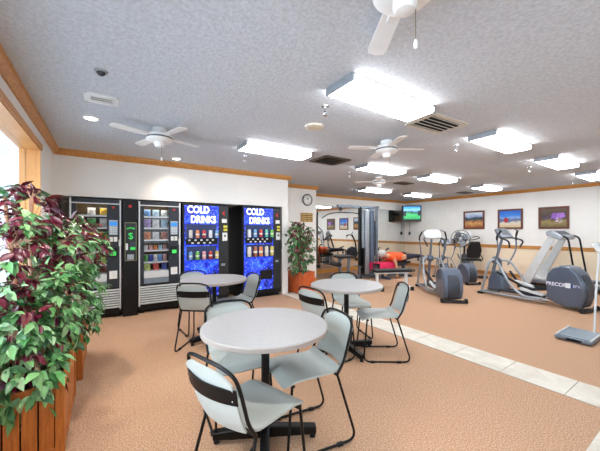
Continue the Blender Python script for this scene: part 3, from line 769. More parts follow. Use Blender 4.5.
def drink_machine(label, x0, x1, second):
    w = x1 - x0; H = 1.787; pw = w - .185
    t = thing('drink_machine', label, 'vending machine', (x0, YV - .05, 0))
    obj('cabinet', B().box(0, w, .05, .8, .06, H), M_vdark, t, .004)
    obj('foot_plinth', B().box(.02, w - .02, .07, .78, 0, .08), M_black, t)
    dr = obj('door', B().box(0, w, 0, .05, .08, H), M_vdark, t, .004)
    pn = obj('lit_panel', B().box(.03, pw, -.008, 0, .16, H - .035), M_cola, t, smooth=False)
    M_t = emitmat('panel_lettering', (238, 242, 252), .9)
    text('lettering', 'COLD', .168, (.075, -.011, 1.625), RXF, M_t, pn, off=.006, sx=.8)
    text('lettering', 'DRINKS', .168, (.13, -.011, 1.455), RXF, M_t, pn, off=.006, sx=.74)
    M_wn = mat('window_blue_back', (30, 48, 96), .4)
    for z0, z1 in ((1.19, 1.42), (.82, 1.04)):
        wn = obj('display_window', B().box(.06, pw - .04, -.010, -.006, z0, z1), M_wn, t)
        obj('sill', B().box(.06, pw - .04, -.06, -.006, z0 - .008, z0), M_wn, wn)
        obj('hood', B().box(.06, pw - .04, -.03, -.006, z1, z1 + .006), M_wn, wn)
    bs = obj('button_strip', B().box(.05, pw - .02, -.02, 0, 1.075, 1.18), M_vdark, t, .003)
    for k in range(5): obj('button', B().box(.09 + k * .1, .125 + k * .1, -.026, -.018, 1.14, 1.165), M_paper, bs)
    for k in range(4): obj('button', B().box(.14 + k * .1, .175 + k * .1, -.026, -.018, 1.09, 1.115), M_paper, bs)
    cp = obj('coin_column', B().box(pw + .01, w - .005, -.006, 0, .16, H - .035), M_blackp, t)
    c0 = pw + .03
    obj('emblem', B().prism([(0, 0), (.05, -.05), (.05, .05)], (c0 + .03, -.01, 1.63), (1, 0, 0), (0, 0, 1), (0, .006, 0)), M_red, cp)
    obj('price_label', B().box(c0 + .03, c0 + .12, -.01, -.004, 1.46, 1.53), M_paper, cp)
    obj('yellow_label', B().box(c0 + .06, c0 + .13, -.01, -.004, 1.37, 1.41).box(c0 + .06, c0 + .13, -.01, -.004, 1.31, 1.35), M_yel, cp)
    obj('coin_panel', B().box(c0 + .04, c0 + .13, -.012, -.004, 1.13, 1.28), M_paper, cp, .002)
    obj('coin_slot', B().box(c0 + .07, c0 + .1, -.014, -.011, 1.2, 1.24), M_vdark, cp)
    obj('coin_return', B().box(c0 + .02, c0 + .09, -.012, -.004, .68, .72), M_silver, cp)
    obj('vend_slot', B().box(pw - .29, pw - .02, -.02, -.006, .36, .54), M_vdark, t, .008)
    return t
drink_machine('lit blue COLD DRINKS machine next to the glass-front snack machine', 1.075, 1.875, False)
drink_machine('lit blue COLD DRINKS machine nearest the bushy plant, its dark left side showing', 2.15, 2.985, True)

# cans and bottles standing on the display sills
CAN = {}
def can(colname, col, x, y, z, h, r, label, group):
    key = (colname, h)
    if key not in CAN:
        b = B().lathe([(r * .8, 0), (r, .06 * h), (r, .9 * h), (r * .75, .97 * h), (r * .72, h)], 14)
        o = tag(obj('drink_can', b, mat('can_' + colname, col, .4, .1)), label, 'can', group)
        obj('lid', B().lathe([(r * .74, h), (r * .7, h + .003)], 14), M_chrome, o)
        obj('stripe', B().lathe([(r * 1.004, .35 * h), (r * 1.01, .45 * h), (r * 1.004, .55 * h)], 14), M_paper, o)
        o.location = (x, y, z); CAN[key] = o; return
    s = CAN[key]; dup(s, (x, y, z), 0, label, group)
ORD = ['leftmost', 'second from left', 'middle', 'fourth from left', 'rightmost']
PAL = {'cream': (222, 214, 206), 'orange': (224, 138, 92), 'red': (196, 66, 60), 'white': (220, 226, 234), 'pale_blue': (120, 170, 220), 'green': (110, 190, 90), 'pink': (226, 160, 168), 'teal': (90, 190, 170), 'brown': (158, 92, 56), 'yellow': (214, 196, 110)}
sets = [(1.075, .8, 1.19, ['cream', 'orange', 'red', 'white', 'pale_blue'], 'upper window of the left drink machine', .135, .031),
        (1.075, .8, .82, ['pale_blue', 'green', 'pink', 'red', 'yellow'], 'lower window of the left drink machine', .135, .031),
        (2.15, .835, 1.19, ['white', 'pale_blue', 'red', 'teal', 'green'], 'upper window of the right drink machine', .15, .033),
        (2.15, .835, .82, ['cream', 'brown', 'orange', 'cream', 'yellow'], 'lower window of the right drink machine', .19, .038)]
for x0, w, z, cols, where, h, r in sets:
    for k, c in enumerate(cols):
        can(c, PAL[c], x0 + .125 + k * (w - .35) / 4, YV - .05 - .033, z, h, r, '%s %s can, %s in the %s' % (('tall' if h > .16 else 'small'), c.replace('_', ' '), ORD[k], where), 'cans on display in the drink machines')

# snacks standing on the shelves, each a thing
BAG = {}
def bagmesh(w, h, d):
    b = B()
    def side(sgn):
        def fn(u, v):
            x = (u - .5) * 2; zz = (v - .5) * 2
            bul = max(0, (1 - abs(x) ** 2.6) * (1 - abs(zz) ** 3.2))
            return (x * w / 2 * (1 - .05 * (1 - abs(zz))), -sgn * (d / 2 * bul + .001), v * h)
        return fn
    for s in (1, -1): b.sheet(side(s), 8, 8, .001)
    return b
def snack(shape, colname, col, loc, size, label, lean=0):
    key = (shape, colname, size)
    if key not in BAG:
        w, h, d = size
        b = bagmesh(w, h, d) if shape == 'bag' else B().box(-w / 2, w / 2, -d / 2, d / 2, 0, h)
        o = obj('snack_bag' if shape == 'bag' else 'snack_box', b, mat('pack_' + colname, col, .35, var=.25, vscale=22), None, 0 if shape == 'bag' else .004)
        tag(o, label, 'snack', 'snacks on the vending shelves')
        if shape == 'bag': obj('seal', B().box(-w / 2, w / 2, -.002, .002, h - .008, h + .006), M_vtrim, o)
        BAG[key] = o
    else: o = dup(BAG[key], loc, 0, label)
    o.location = loc; o.rotation_euler = (R(lean), 0, R(random.uniform(-8, 8)))
SP = {'blue': (92, 142, 214), 'pale blue': (160, 190, 224), 'purple': (170, 140, 200), 'white': (226, 224, 222), 'orange': (226, 120, 60), 'rust': (178, 84, 52), 'pink': (224, 160, 160), 'green': (96, 170, 90), 'navy': (54, 72, 170),
      'yellow': (222, 206, 90), 'red': (206, 62, 54), 'lime': (188, 210, 110), 'grey': (198, 206, 214), 'gold': (230, 176, 60)}
rows = [(0, 'bag', ['blue', 'pale blue', 'grey'], (.1, .11, .05)), (1, 'bag', ['purple', 'white', 'pale blue'], (.105, .135, .05)), (2, 'bag', ['orange', 'white', 'rust'], (.1, .12, .05)),
        (3, 'box', ['white', 'pink', 'orange', 'pale blue', 'pink'], (.05, .08, .03)), (4, 'bag', ['green', 'navy', 'white', 'blue', 'pink'], (.06, .11, .04)), (5, 'box', ['lime', 'red', 'navy'], (.085, .1, .04))]
SN = ['top shelf', 'second shelf', 'third shelf', 'fourth shelf', 'fifth shelf', 'bottom shelf']
for r_, shp, cols, size in rows:
    n = len(cols); xa, xb = .427 + .075 + .06, .427 + .44 - .05
    if n == 5: xa -= .02; xb += .01
    for k, c in enumerate(cols):
        pos = (['at the left', 'in the middle', 'at the right'] if n == 3 else ['far left', 'second along', 'in the middle', 'fourth along', 'far right'])[k]
        snack(shp, c.replace(' ', '_'), SP[c], (xa + (xb - xa) * k / (n - 1), YV + .11, SHELF[r_]), size, '%s snack %s %s of %s of the fully visible machine' % (c, 'bag' if shp == 'bag' else 'box', pos, SN[r_]), -4)
for r_, shp, cols, size in [(0, 'bag', ['white', 'gold'], (.1, .11, .05)), (1, 'bag', ['green', 'white'], (.105, .135, .05)), (2, 'bag', ['gold', 'orange'], (.1, .12, .05)), (4, 'bag', ['white', 'lime'], (.06, .11, .04))]:
    for k, c in enumerate(cols):
        snack(shp, c, SP[c], (-.43 + .25 + k * .15, YV + .11, SHELF[r_]), size, '%s snack bag %s on %s of the leaf-hidden machine' % (c, ['left of its neighbour', 'at the right end'][k], SN[r_]), -4)

# ------------------------------------------------------------------ fitness machines (local +y = the way the user faces)
def both(fn):
    for s in (-1, 1): fn(s)
def elliptical(label, loc, rz, sc, logo=None, bright=False, cover=True, hs_z=1.0, hw=.17):
    t = thing('elliptical_trainer', label, 'elliptical trainer', loc, rz)
    t.scale = (sc, sc, sc)
    prof = [(y * .74 - .01, z * hs_z) for y, z in [(-.46, .0), (-.2, -.03), (.0, -.0), (.16, .05), (.2, .12), (.21, .42), (.18, .52), (.08, .62), (-.1, .68), (-.27, .66), (-.42, .56), (-.52, .4), (-.54, .2)]]
    hs = obj('drive_housing', B().prism(prof, (-hw, -.5, .07), (0, 1, 0), (0, 0, 1), (2 * hw, 0, 0)), M_slate, t, .05 if hw > .18 else .035, segs=5)
    tail = [(y * .97 - .035, z * .94 + .01) for y, z in prof]
    obj('rear_cover', B().prism(tail, (-.11, -.5, .06), (0, 1, 0), (0, 0, 1), (.22, 0, 0)), M_slate2, hs, .03, segs=3)
    b = B()
    for x in (-hw - .004, hw - .002): b.prism([(a * .8 - .03, q * .8 + .07) for a, q in prof], (x, -.5, .07), (0, 1, 0), (0, 0, 1), (.006, 0, 0))
    obj('side_disc', b, M_slate, hs, .002)
    if logo:
        M_lg = mat('logo_white', (226, 230, 236), .5)
        stripe = obj('side_stripe', B().box(-.1785, -.1745, -.86, -.36, .395, .445), mat('logo_blue', (38, 56, 120), .4), hs)
        text('lettering', 'PRECOR', .082, (-.181, -.37, .39), (R(90), 0, R(-90)), M_lg, stripe, ext=.001, off=.002)
        obj('emblem', B().box(-.183, -.179, -.73, -.66, .38, .46), M_lg, stripe)
        text('lettering', 'EFX', .06, (-.181, -.765, .4), (R(90), 0, R(-90)), M_lg, stripe, ext=.001)
    obj('rear_foot', B().box(-.2, .2, -.93, -.85, 0, .05), M_blackp, t, .008)
    both(lambda s: obj('wheel', B().cyl((s * .2, -.9, .045), (s * .235, -.9, .045), .045, n=18), M_rubber, t))
    b = B()
    for s in (-1, 1): b.tube(fillet([(s * .1, -.35, .09), (s * .24, -.1, .07), (s * .25, .8, .05)], .1), .024, 10)
    b.bar((-.28, .82, .04), (.28, .82, .04), .06, .06)
    obj('base_frame', b, M_silver, t)
    both(lambda s: obj('front_foot', B().box(s * .27 - .03, s * .27 + .03, .77, .87, 0, .045), M_rubber, t, .006))
    obj('mast', B().tube(fillet([(0, .82, .06), (0, .68, .66), (0, .52, 1.24)], .1), .035, 14, r1=.026), M_steel, t)
    both(lambda s: obj('side_rail', B().tube(fillet([(s * .04, .66, .74), (s * .2, .5, .72), (s * .255, .22, .3), (s * .25, -.02, .1), (s * .18, -.32, .12)], .12, 6), .022, 10), M_silver, t))
    both(lambda s: obj('front_strut', B().tube(fillet([(s * .05, .66, .74), (s * .2, .68, .7), (s * .26, .8, .05)], .14, 6), .024, 10), M_silver, t))
    if cover:
        obj('front_shroud', B().prism([(.42, .1), (.74, .08), (.76, .3), (.68, .5), (.56, .52), (.46, .4)], (-.13, 0, 0), (0, 1, 0), (0, 0, 1), (.26, 0, 0)), M_slate, t, .04, segs=4)
    obj('mast_boot', B().ball((0, .66, .72), (.085, .09, .09), 16), M_slate, t)
    m = Matrix.Rotation(R(38), 4, 'X')
    cs = obj('console', B().prism([(-.17, -.11), (.17, -.11), (.2, 0), (.16, .13), (-.16, .13), (-.2, 0)], (0, .47, 1.31), (1, 0, 0), (0, .6, .8), (0, .055, -.04)), M_light if bright else M_steel, t, .02, segs=3)
    obj('console_screen', B().prism([(-.12, -.05), (.12, -.05), (.12, .09), (-.12, .09)], (0, .467, 1.312), (1, 0, 0), (0, .6, .8), (0, .004, -.003)), M_white if bright else M_slate2, cs)  # bright: light glaring off the console is put into its pale colours
    obj('handle_loop', B().tube(fillet([(-.12, .52, 1.22), (-.22, .4, 1.2), (-.23, .24, 1.15), (-.16, .28, 1.02)], .08), .016, 10), M_blackp, t)
    obj('handle_loop', B().tube(fillet([(.12, .52, 1.22), (.22, .4, 1.2), (.23, .24, 1.15), (.16, .28, 1.02)], .08), .016, 10), M_blackp, t)
    def arm(s):
        a = obj('moving_arm', B().tube(fillet([(s * .22, .56, .62), (s * .28, .42, .95), (s * .3, .44, 1.24), (s * .25, .38, 1.36), (s * .16, .4, 1.4)], .12, 7), .015, 10), M_steel, t)
        obj('grip', B().tube(fillet([(s * .298, .435, 1.16), (s * .3, .44, 1.24), (s * .25, .38, 1.36)], .12, 6), .019, 10), M_rubber, a)
    both(arm)
    def pedal(s):
        yy = .0 + s * .14
        p = obj('pedal', B().prism([(-.17, 0), (.2, .0), (.22, .05), (.2, .06), (-.17, .02)], (s * .12 - .07, yy, .22 + s * .04), (0, 1, .12), (0, 0, 1), (.14, 0, 0)), M_light, t, .006)
        obj('pedal_arm', B().bar((s * .12, yy + .15, .22), (s * .12, -.38, .3), .045, .05).bar((s * .12, yy + .1, .23), (s * .2, .5, .5), .03, .04), M_blackp, t)
    both(pedal)
    obj('ramp', B().bar((-.1, .5, .12), (-.1, -.3, .14), .06, .05).bar((.1, .5, .12), (.1, -.3, .14), .06, .05), M_slate2, t)
    return t
elliptical('largest elliptical trainer, lettered slate housing turned side-on, by the treadmill', (6.66, 2.19, 0), R(-12), .97, logo=True)
elliptical('elliptical trainer with white glaring console, nearest the weight bench', (5.83, 3.5, 0), R(-42), .95, bright=True, cover=False, hs_z=.84, hw=.175)
elliptical('darker elliptical trainer standing behind the one with the glaring console', (7.74, 4.2, 0), R(-27), .78, cover=True, hs_z=.85)

def treadmill(label, loc, rz):
    t = thing('treadmill', label, 'treadmill', loc, rz)
    obj('deck', B().box(-.42, .42, -.98, .75, .1, .17), M_steel, t, .012)
    obj('belt', B().box(-.27, .27, -.96, .7, .165, .178), M_rubber, t, .004)
    both(lambda s: obj('side_rail', B().box(s * .36 - .06, s * .36 + .06, -.97, .72, .16, .195), M_silver, t, .008))
    obj('rear_roller', B().cyl((-.4, -.98, .12), (.4, -.98, .12), .055, n=18), M_blackp, t)
    both(lambda s: obj('foot', B().box(s * .36 - .04, s * .36 + .04, -.95, -.85, 0, .1).box(s * .36 - .04, s * .36 + .04, .6, .7, 0, .1), M_rubber, t))
    obj('motor_hood', B().prism([(.42, .17), (.86, .08), (.9, .16), (.82, .27), (.6, .3)], (-.41, 0, 0), (0, 1, 0), (0, 0, 1), (.82, 0, 0)), M_light, t, .03, segs=3)
    both(lambda s: obj('upright', B().bar((s * .41, .78, .1), (s * .41, .3, 1.15), .07, .2, w1=.06, h1=.14), M_light, t, .02))
    cs = obj('console', B().prism([(.12, 1.1), (.38, 1.2), (.4, 1.29), (.3, 1.33), (.08, 1.18)], (-.46, 0, 0), (0, 1, 0), (0, 0, 1), (.92, 0, 0)), M_silver, t, .02, segs=3)
    obj('display', B().prism([(-.3, -.06), (.3, -.06), (.3, .07), (-.3, .07)], (0, .2, 1.262), (1, 0, 0), (0, .82, .57), (0, -.003, .006)), M_slate2, cs)
    both(lambda s: obj('handrail', B().tube(fillet([(s * .4, .28, 1.2), (s * .41, .02, 1.2), (s * .415, -.12, .19)], .12, 6), .018, 10), M_black, t))
    return t
treadmill('white treadmill with black handrails against the right wall', (8.82, 2.06, 0), 0)

rb = thing('recumbent_bike', 'recumbent exercise bike with a black reclined seat below the leftmost picture', 'exercise bike', (8.95, 4.42, 0), R(-50))
obj('frame_rail', B().bar((0, -.6, .2), (0, .55, .25), .09, .08), M_silver, rb, .01)
obj('rear_stabilizer', B().bar((-.28, -.62, .05), (.28, -.62, .05), .08, .06).bar((0, -.62, .05), (0, -.5, .2), .06, .06), M_blackp, rb)
obj('front_stabilizer', B().bar((-.28, .6, .05), (.28, .6, .05), .08, .06), M_blackp, rb)
obj('seat', B().box(-.21, .21, -.42, -.0, .46, .53), M_pad, rb, .03, segs=3)
obj('seat_post', B().bar((0, -.2, .22), (0, -.24, .46), .08, .08), M_silver, rb)
obj('backrest', B().prism([(-.16, 0), (.16, 0), (.19, .22), (.12, .48), (-.12, .48), (-.19, .22)], (0, -.44, .55), (1, 0, 0), (0, -.3, .95), (0, .06, .02)), M_pad, rb, .02, segs=3)
obj('side_handle', B().tube(fillet([(-.2, -.3, .45), (-.3, -.2, .5), (-.3, .05, .62)], .06), .016), M_blackp, rb)
obj('side_handle', B().tube(fillet([(.2, -.3, .45), (.3, -.2, .5), (.3, .05, .62)], .06), .016), M_blackp, rb)
obj('drive_housing', B().prism([(.15, .12), (.6, .1), (.68, .3), (.6, .55), (.4, .62), (.2, .5), (.1, .3)], (-.1, 0, 0), (0, 1, 0), (0, 0, 1), (.2, 0, 0)), M_slate2, rb, .03, segs=3)
for s in (-1, 1):
    ca = obj('crank_arm', B().bar((s * .12, .38, .36), (s * .12, .38 + s * .1, .36 + s * .13), .02, .03), M_chrome, rb)
    obj('pedal', B().box(s * .18 - .05, s * .18 + .05, .38 + s * .1 - .05, .38 + s * .1 + .05, .36 + s * .13 - .012, .36 + s * .13 + .012), M_rubber, ca)
obj('mast', B().tube(fillet([(0, .6, .5), (0, .55, .85), (0, .4, 1.15)], .1), .03), M_blackp, rb)
cs = obj('console', B().prism([(-.16, -.1), (.16, -.1), (.19, .02), (.12, .12), (-.12, .12), (-.19, .02)], (0, .36, 1.19), (1, 0, 0), (0, .5, .87), (0, .05, -.03)), M_light, rb, .02)
obj('front_handle', B().tube(fillet([(-.1, .4, 1.1), (-.3, .3, 1.15), (-.32, .15, 1.1), (-.15, .2, 1.04), (.15, .2, 1.04), (.32, .15, 1.1), (.3, .3, 1.15), (.1, .4, 1.1)], .06), .014), M_blackp, rb)

fn = thing('pedestal_fan', 'pedestal fan with a wire cage standing left of the leftmost picture', 'fan', (8.22, 4.3, 0), R(-62))
obj('base', B().lathe([(.19, 0), (.19, .02), (.05, .04), (.03, .06)], 28), M_blackp, fn)
obj('pole', B().cyl((0, 0, .04), (0, 0, 1.05), .016, r1=.012, n=12), M_silver, fn)
obj('motor', B().cyl((0, .02, 1.1), (0, .16, 1.1), .06, .045, n=18), M_blackp, fn)
cg = B()
def loop(y, r, n=28): return [(r * math.cos(2 * PI * k / n), y, 1.1 + r * math.sin(2 * PI * k / n)) for k in range(n)]
for y, r in ((-.09, .08), (-.085, .16), (-.03, .235), (.02, .235), (.06, .15)): cg.tube(loop(y, r), .005 if r < .2 else .008, 6, closed=True)
for k in range(24):
    a = 2 * PI * k / 24; ca_, sa_ = math.cos(a), math.sin(a)
    cg.tube([(.02 * ca_, -.095, 1.1 + .02 * sa_), (.16 * ca_, -.085, 1.1 + .16 * sa_), (.235 * ca_, -.03, 1.1 + .235 * sa_), (.235 * ca_, .02, 1.1 + .235 * sa_), (.06 * ca_, .08, 1.1 + .06 * sa_)], .0025, 4)
obj('cage', cg, M_slate2, fn)
obj('cage_badge', B().cyl((0, -.1, 1.1), (0, -.085, 1.1), .04, n=20), M_silver, fn)
for k in range(4):
    a = k * PI / 2 + .5; u = V((math.cos(a), 0, math.sin(a))); w_ = V((-math.sin(a), .55, math.cos(a)))
    obj('blade', B().prism([(.03, -.03), (.1, -.08), (.2, -.075), (.215, .02), (.15, .07), (.03, .03)], V((0, -.03, 1.1)), u, w_, V((0, .004, 0))), M_silver, fn)

# cable weight tower
ang = math.atan2(.75, .2)
mg = thing('cable_weight_machine', 'tall cable weight machine with pulldown bar in front of the mirror', 'weight machine', (6.12, 5.78, 0), R(76))
# local +y points to the seat (left in the photo); local x across
b = B()
for x in (-.19, .19): b.box(x - .03, x + .03, -.2, -.14, 0, 1.98)
obj('frame_post', b, M_steel, mg, .006)
obj('guide_post', B().box(-.05, .05, .22, .28, 0, 1.98), M_black, mg, .006)
obj('base_rail', B().bar((0, -.19, .05), (0, 1.0, .05), .09, .08), M_steel, mg)
obj('base_rail', B().bar((-.35, -.17, .05), (.35, -.17, .05), .09, .08), M_steel, mg)
obj('base_rail', B().bar((-.3, 1.0, .05), (.3, 1.0, .05), .07, .08), M_steel, mg)
obj('top_beam', B().bar((0, -.2, 1.97), (0, .95, 1.99), .08, .07).bar((-.25, -.17, 1.96), (.25, -.17, 1.96), .07, .07), M_steel, mg)
obj('tower_shroud', B().box(-.14, .14, .02, .16, .12, 1.9), M_silver, mg, .02)
obj('tower_shroud', B().box(-.14, .14, -.14, -.01, .12, 1.9), mat('smoky_panel', (92, 104, 122), .3, .2), mg, .02)
obj('rear_shroud', B().box(.225, .25, -.2, .16, .12, 1.93), M_doorg, mg, .006)
ws = obj('weight_stack', B().box(-.13, .13, .17, .22, .1, .12), M_black, mg)
for k in range(14): obj('weight_plate', B().box(-.12, .12, .17, .215, .14 + k * .05, .184 + k * .05), M_black, ws, .004)
obj('guide_rod', B().cyl((-.07, .19, .1), (-.07, .19, 1.9), .008).cyl((.07, .19, .1), (.07, .19, 1.9), .008), M_chrome, mg)
obj('pulley', B().cyl((-.02, .85, 1.91), (.02, .85, 1.91), .055, n=24), M_blackp, mg)
obj('pulley', B().cyl((-.02, .0, 1.9), (.02, .0, 1.9), .055, n=24), M_blackp, mg)
obj('cable', B().cyl((0, .86, 1.9), (0, .86, 1.82), .004, n=6), M_black, mg)
obj('pulldown_bar', B().tube(fillet([(-.0, .25, 1.78), (0, .42, 1.81), (0, .86, 1.815), (0, 1.2, 1.78), (0, 1.4, 1.65)], .12), .013), M_black, mg)
obj('seat', B().box(-.17, .17, .5, .98, .58, .64), M_pad, mg, .02, segs=3)
obj('seat_post', B().bar((-.05, .66, .05), (-.05, .62, .58), .06, .06).bar((.05, .82, .05), (.05, .86, .58), .06, .06), M_steel, mg)
obj('knee_pad', B().cyl((-.24, 1.0, .42), (.24, 1.0, .42), .06, n=20), M_pad, mg)
obj('knee_pad_arm', B().bar((0, .98, .42), (0, .75, .6), .04, .04), M_steel, mg)
obj('low_pulley_foot', B().bar((-.2, .38, .05), (-.2, .38, .35), .04, .04).bar((-.3, .38, .35), (.05, .38, .35), .03, .03), M_steel, mg)
obj('pec_lever', B().tube(fillet([(.2, -.2, 1.5), (.42, -.25, 1.3), (.45, -.25, 1.0)], .1), .018), M_black, mg)
obj('chain', B().tube([(.05, -.27, 1.6), (.05, -.27, 1.0), (.06, -.27, .6)], .014, 6), mat('chain_dark', (60, 62, 66), .4, .6), mg)

# flat bench in front
bn = thing('flat_bench', 'flat weight bench with black pad and white legs beyond the tables', 'bench', (5.41, 4.38, 0), math.atan2(-.29, .645))
obj('pad', B().box(-.44, .44, -.14, .14, .385, .445), M_pad, bn, .015, segs=3)
obj('pad_frame', B().box(-.4, .4, -.03, .03, .34, .385), M_white, bn)
for s in (-1, 1):
    lg = obj('leg', B().box(s * .35 - .03, s * .35 + .03, -.03, .03, .06, .35).box(s * .35 - .03, s * .35 + .03, -.26, .26, .03, .075), M_white, bn, .005)
    obj('foot_cap', B().box(s * .35 - .034, s * .35 + .034, -.29, -.25, 0, .08).box(s * .35 - .034, s * .35 + .034, .25, .29, 0, .08), M_rubber, lg)
obj('end_roll', B().cyl((.48, -.12, .42), (.48, .12, .42), .04, n=18), mat('brown_roll', (92, 78, 64), .6), bn)

# bench the person lies on
PX, PY = 6.95, 5.45
pb = thing('exercise_bench', 'blue-framed exercise bench carrying the person in orange', 'bench', (PX, PY, 0), 0)
obj('pad', B().box(-.35, .45, -.15, .15, .37, .43), M_pad, pb, .015, segs=3)
obj('head_pad', B().box(-.75, -.38, -.15, .15, .37, .43), M_pad, pb, .015, segs=3)
obj('frame', B().bar((-.75, 0, .34), (.45, 0, .34), .06, .06).bar((-.6, -.2, .14), (.15, -.2, .14), .05, .09).bar((-.6, .2, .14), (.15, .2, .14), .05, .09), M_blueframe, pb)
for x in (-.6, .3): obj('leg', B().bar((x, 0, .34), (x, 0, .05), .06, .06).bar((x, -.28, .03), (x, .28, .03), .06, .06), M_blueframe, pb)
obj('handle', B().tube(fillet([(-.22, .18, .4), (-.26, .18, .75), (-.16, .18, .82), (-.12, .18, .78)], .06), .018), M_black, pb)
obj('handle', B().tube(fillet([(-.5, .18, .4), (-.55, .18, .82), (-.5, .18, .86)], .06), .018), M_black, pb)
tw_ = thing('pink_towel', 'bright pink towel draped over the head end of the exercise bench', 'towel', (PX - .55, PY, .436))
def drape(u, v):
    x = -.36 + u * .7; a = (v - .5) * 2
    y = max(-.175, min(.175, a * .4)); drop = max(0, abs(a) * .4 - .17)
    return (x + .012 * math.sin(7 * a), y * (1 + .02 * math.sin(9 * u)), .012 - drop * (1.0 + .15 * math.sin(8 * u)) + .004 * math.sin(12 * u + 4 * a))
obj('cloth', B().sheet(drape, 14, 22, .008), M_pink, tw_)

# person lying face down along +x, head toward -x
def skin(name, verts, edges, m, parent, sub=2, root=0):
    me = bpy.data.meshes.new(name); me.from_pydata([v[0] for v in verts], edges, []); me.materials.append(m)
    o = bpy.data.objects.new(name, me); C.objects.link(o)
    if parent: o.parent = parent
    o.modifiers.new('skin', 'SKIN').use_smooth_shade = True
    lay = me.skin_vertices[0].data
    for i, v in enumerate(verts):
        r = v[1]; lay[i].radius = (r, r) if isinstance(r, (int, float)) else r
        lay[i].use_root = (i == root)
    s_ = o.modifiers.new('sub', 'SUBSURF'); s_.levels = s_.render_levels = sub
    return o
zb = .56
pv = [((.12, 0, zb), (.13, .1)), ((-.1, 0, zb), (.12, .1)), ((-.32, 0, zb + .02), (.15, .11)), ((-.45, 0, zb + .04), (.09, .08)), ((-.52, 0, zb + .07), .05), ((-.62, 0, zb + .1), (.08, .09)), ((-.74, 0, zb + .1), (.07, .085))]
pe = [(0, 1), (1, 2), (2, 3), (3, 4), (4, 5), (5, 6)]
def limb(start, pts):
    k = start
    for p in pts:
        pv.append(p); pe.append((k, len(pv) - 1)); k = len(pv) - 1
    return k
for s in (-1, 1):
    limb(0, [((.22, s * .1, zb), .085), ((.62, s * .1, zb + .01), .055), ((.8, s * .1, zb + .0), .052), ((1.04, s * .1, zb - .01), .036), ((1.1, s * .1, zb - .05), .035), ((1.12, s * .1, zb - .15), .025)])
    w_ = limb(3, [((-.42, s * .2, zb + .02), .055), ((-.4, s * .25, zb - .12), .045), ((-.37, s * .25, zb - .25), .036), ((-.34, s * .25, zb - .42), .026)])
    p_ = limb(w_, [((-.335, s * .25, zb - .47), .024)])
    for f, (dx, ln) in enumerate(((-.024, .055), (-.008, .065), (.008, .062), (.024, .048))):
        limb(p_, [((-.335 + dx, s * .25, zb - .5), .0085), ((-.33 + dx, s * (.25 - .006), zb - .5 - ln * .5), .008), ((-.32 + dx, s * (.25 - .016), zb - .5 - ln), .007)])
    limb(w_, [((-.365, s * .235, zb - .455), .009), ((-.38, s * .225, zb - .49), .008)])
person = skin('person', pv, pe, M_skin, None)
person.location = (PX + .05, PY, 0)
tag(person, 'person in orange top and dark trousers lying face down on the exercise bench', 'person')
skin('shirt', [((.24, 0, zb), (.165, .14)), ((-.1, 0, zb + .01), (.15, .15)), ((-.32, 0, zb + .03), (.17, .15)), ((-.44, 0, zb + .035), (.1, .095)), ((-.42, -.19, zb + .02), .07), ((-.41, -.23, zb - .05), .064), ((-.42, .19, zb + .02), .07), ((-.41, .23, zb - .05), .064)],
     [(0, 1), (1, 2), (2, 3), (3, 4), (4, 5), (3, 6), (6, 7)], M_orange, person)
skin('trousers', [((.13, 0, zb), (.16, .128)), ((.24, -.1, zb), .1), ((.62, -.1, zb + .01), .068), ((.8, -.1, zb), .064), ((1.02, -.1, zb - .008), .046), ((.24, .1, zb), .1), ((.62, .1, zb + .01), .068), ((.8, .1, zb), .064), ((1.02, .1, zb - .008), .046)],
     [(0, 1), (1, 2), (2, 3), (3, 4), (0, 5), (5, 6), (6, 7), (7, 8)], M_navy, person)
for s in (-1, 1):
    skin('shoe', [((1.02, s * .1, zb + .0), .05), ((1.09, s * .1, zb - .03), .053), ((1.13, s * .1, zb - .13), .042), ((1.14, s * .1, zb - .2), .036)], [(0, 1), (1, 2), (2, 3)], M_shoe, person)
obj('hair', B().ball((-.69, 0, zb + .135), (.125, .1, .1), 18).ball((-.6, 0, zb + .16), (.08, .085, .06), 14), M_hair, person)
obj('ear', B().ball((-.66, -.1, zb + .07), (.03, .012, .02), 8).ball((-.66, .1, zb + .07), (.03, .012, .02), 8), M_skin, person)
obj('nose', B().ball((-.69, 0, zb - .0), (.018, .014, .022), 8), M_skin, person)
obj('eye', B().ball((-.72, -.034, zb + .02), .012, 8).ball((-.72, .034, zb + .02), .012, 8), M_paper, person)

# scale at the right edge
sc_ = thing('floor_scale', 'low grey floor scale with a thin post at the right edge of the carpet', 'scale', (4.82, 1.085, 0), 0)
obj('base', B().box(-.27, .27, -.165, .165, .012, .05), M_steel, sc_, .01)
obj('platform', B().box(-.24, .22, -.145, .145, .05, .062), mat('scale_platform', (128, 142, 152), .35, .2), sc_, .006)
obj('rim', B().box(-.26, .25, -.16, -.147, .04, .066).box(-.26, .25, .147, .16, .04, .066), M_light, sc_)
obj('front_clasp', B().box(-.27, -.262, -.08, .06, .02, .045), M_black, sc_)
for x in (-.22, .22):
    for y in (-.13, .13): obj('foot', B().cyl((x, y, 0), (x, y, .015), .022), M_rubber, sc_)
obj('post', B().tube([(.156, -.1, .05), (.222, -.102, .5), (.37, -.105, 1.05)], .011, 10), M_light, sc_)
obj('display_head', B().obox((.37, -.105, 1.1), (.2, .06, .12), (R(-25), 0, 0)), M_light, sc_, .015)

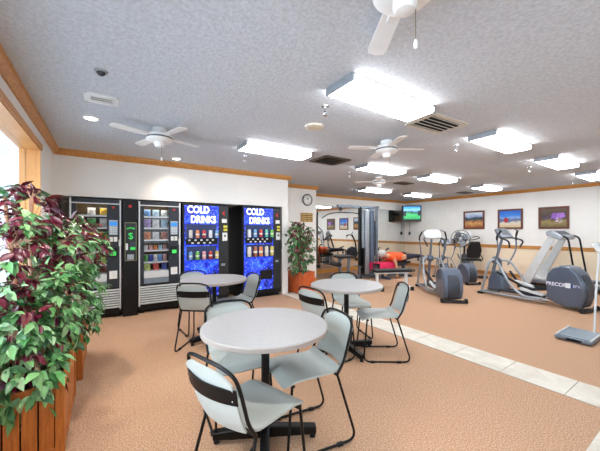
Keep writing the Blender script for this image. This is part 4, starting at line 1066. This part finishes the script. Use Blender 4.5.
# ------------------------------------------------------------------ light
wd = bpy.data.worlds.new('World'); scene.world = wd; wd.use_nodes = True
nt = wd.node_tree; bg = nt.nodes['Background']; bg.inputs['Color'].default_value = (.75, .87, 1.0, 1); bg.inputs['Strength'].default_value = 1.2
def area(name, loc, rot, sx, sy, power, col):
    l = bpy.data.lights.new(name, 'AREA'); l.shape = 'RECTANGLE'; l.size = sx; l.size_y = sy; l.energy = power; l.color = col
    o = bpy.data.objects.new(name, l); C.objects.link(o); o.location = loc; o.rotation_euler = rot; return o
for i, (x0, x1) in enumerate(wins):
    area('window_daylight', ((x0 + x1) / 2, YF - .3, 1.5), (R(90), 0, 0), x1 - x0, 1.4, 18, (.74, .87, 1.0))
area('pool_deck_fill', (-2.6, 1.8, 2.45), (0, 0, 0), 3.2, 6.5, 160, (.8, .91, 1.0))  # added overhead fill, bounced off the deck onto the left ceiling; no skylight built
area('pool_daylight', (-3.0, -2.2, 1.5), (R(90), 0, R(10)), 3.5, 1.9, 120, (.82, .92, 1.0))
area('pool_daylight', (-4.9, 2.5, 1.5), (0, R(-90), 0), 1.8, 5.5, 230, (.84, .93, 1.0))
for x, y, e, col in [(.93, 4.95, 22, (1, .84, .7)), (-.127, 3.65, 80, (1, .93, .84)), (-.127, 1.7, 70, (1, .95, .88)), (.9, -.6, 25, (1, .95, .88)), (-.127, -.6, 60, (1, .95, .88))]:  # spots without a fitting are added to brighten the left of the room
    sl = bpy.data.lights.new('downlight', 'SPOT'); sl.energy = e; sl.spot_size = R(120); sl.spot_blend = .8; sl.color = col; sl.shadow_soft_size = .06
    so = bpy.data.objects.new('downlight', sl); C.objects.link(so); so.location = (x, y, CE - .03)

# ------------------------------------------------------------------ camera
cam = bpy.data.cameras.new('camera'); co = bpy.data.objects.new('camera', cam); C.objects.link(co)
co.location = (0, 0, 1.31); co.rotation_euler = (R(90), 0, R(-33.6))
cam.sensor_fit = 'HORIZONTAL'; cam.sensor_width = 36; cam.lens = 36 * 292 / 600
cam.shift_y = (231 - 225.5) / 600; cam.clip_start = .05
scene.camera = co
scene.view_settings.view_transform = 'Standard'; scene.view_settings.look = 'None'
scene.view_settings.exposure = 0.52; scene.view_settings.gamma = 1.0
try: scene.view_settings.use_curve_mapping = False
except Exception: pass
scene.cycles.use_denoising = True
scene.cycles.max_bounces = 8; scene.cycles.diffuse_bounces = 5; scene.cycles.transparent_max_bounces = 8
scene.cycles.sample_clamp_indirect = 6
scene.cycles.caustics_reflective = False; scene.cycles.caustics_refractive = False
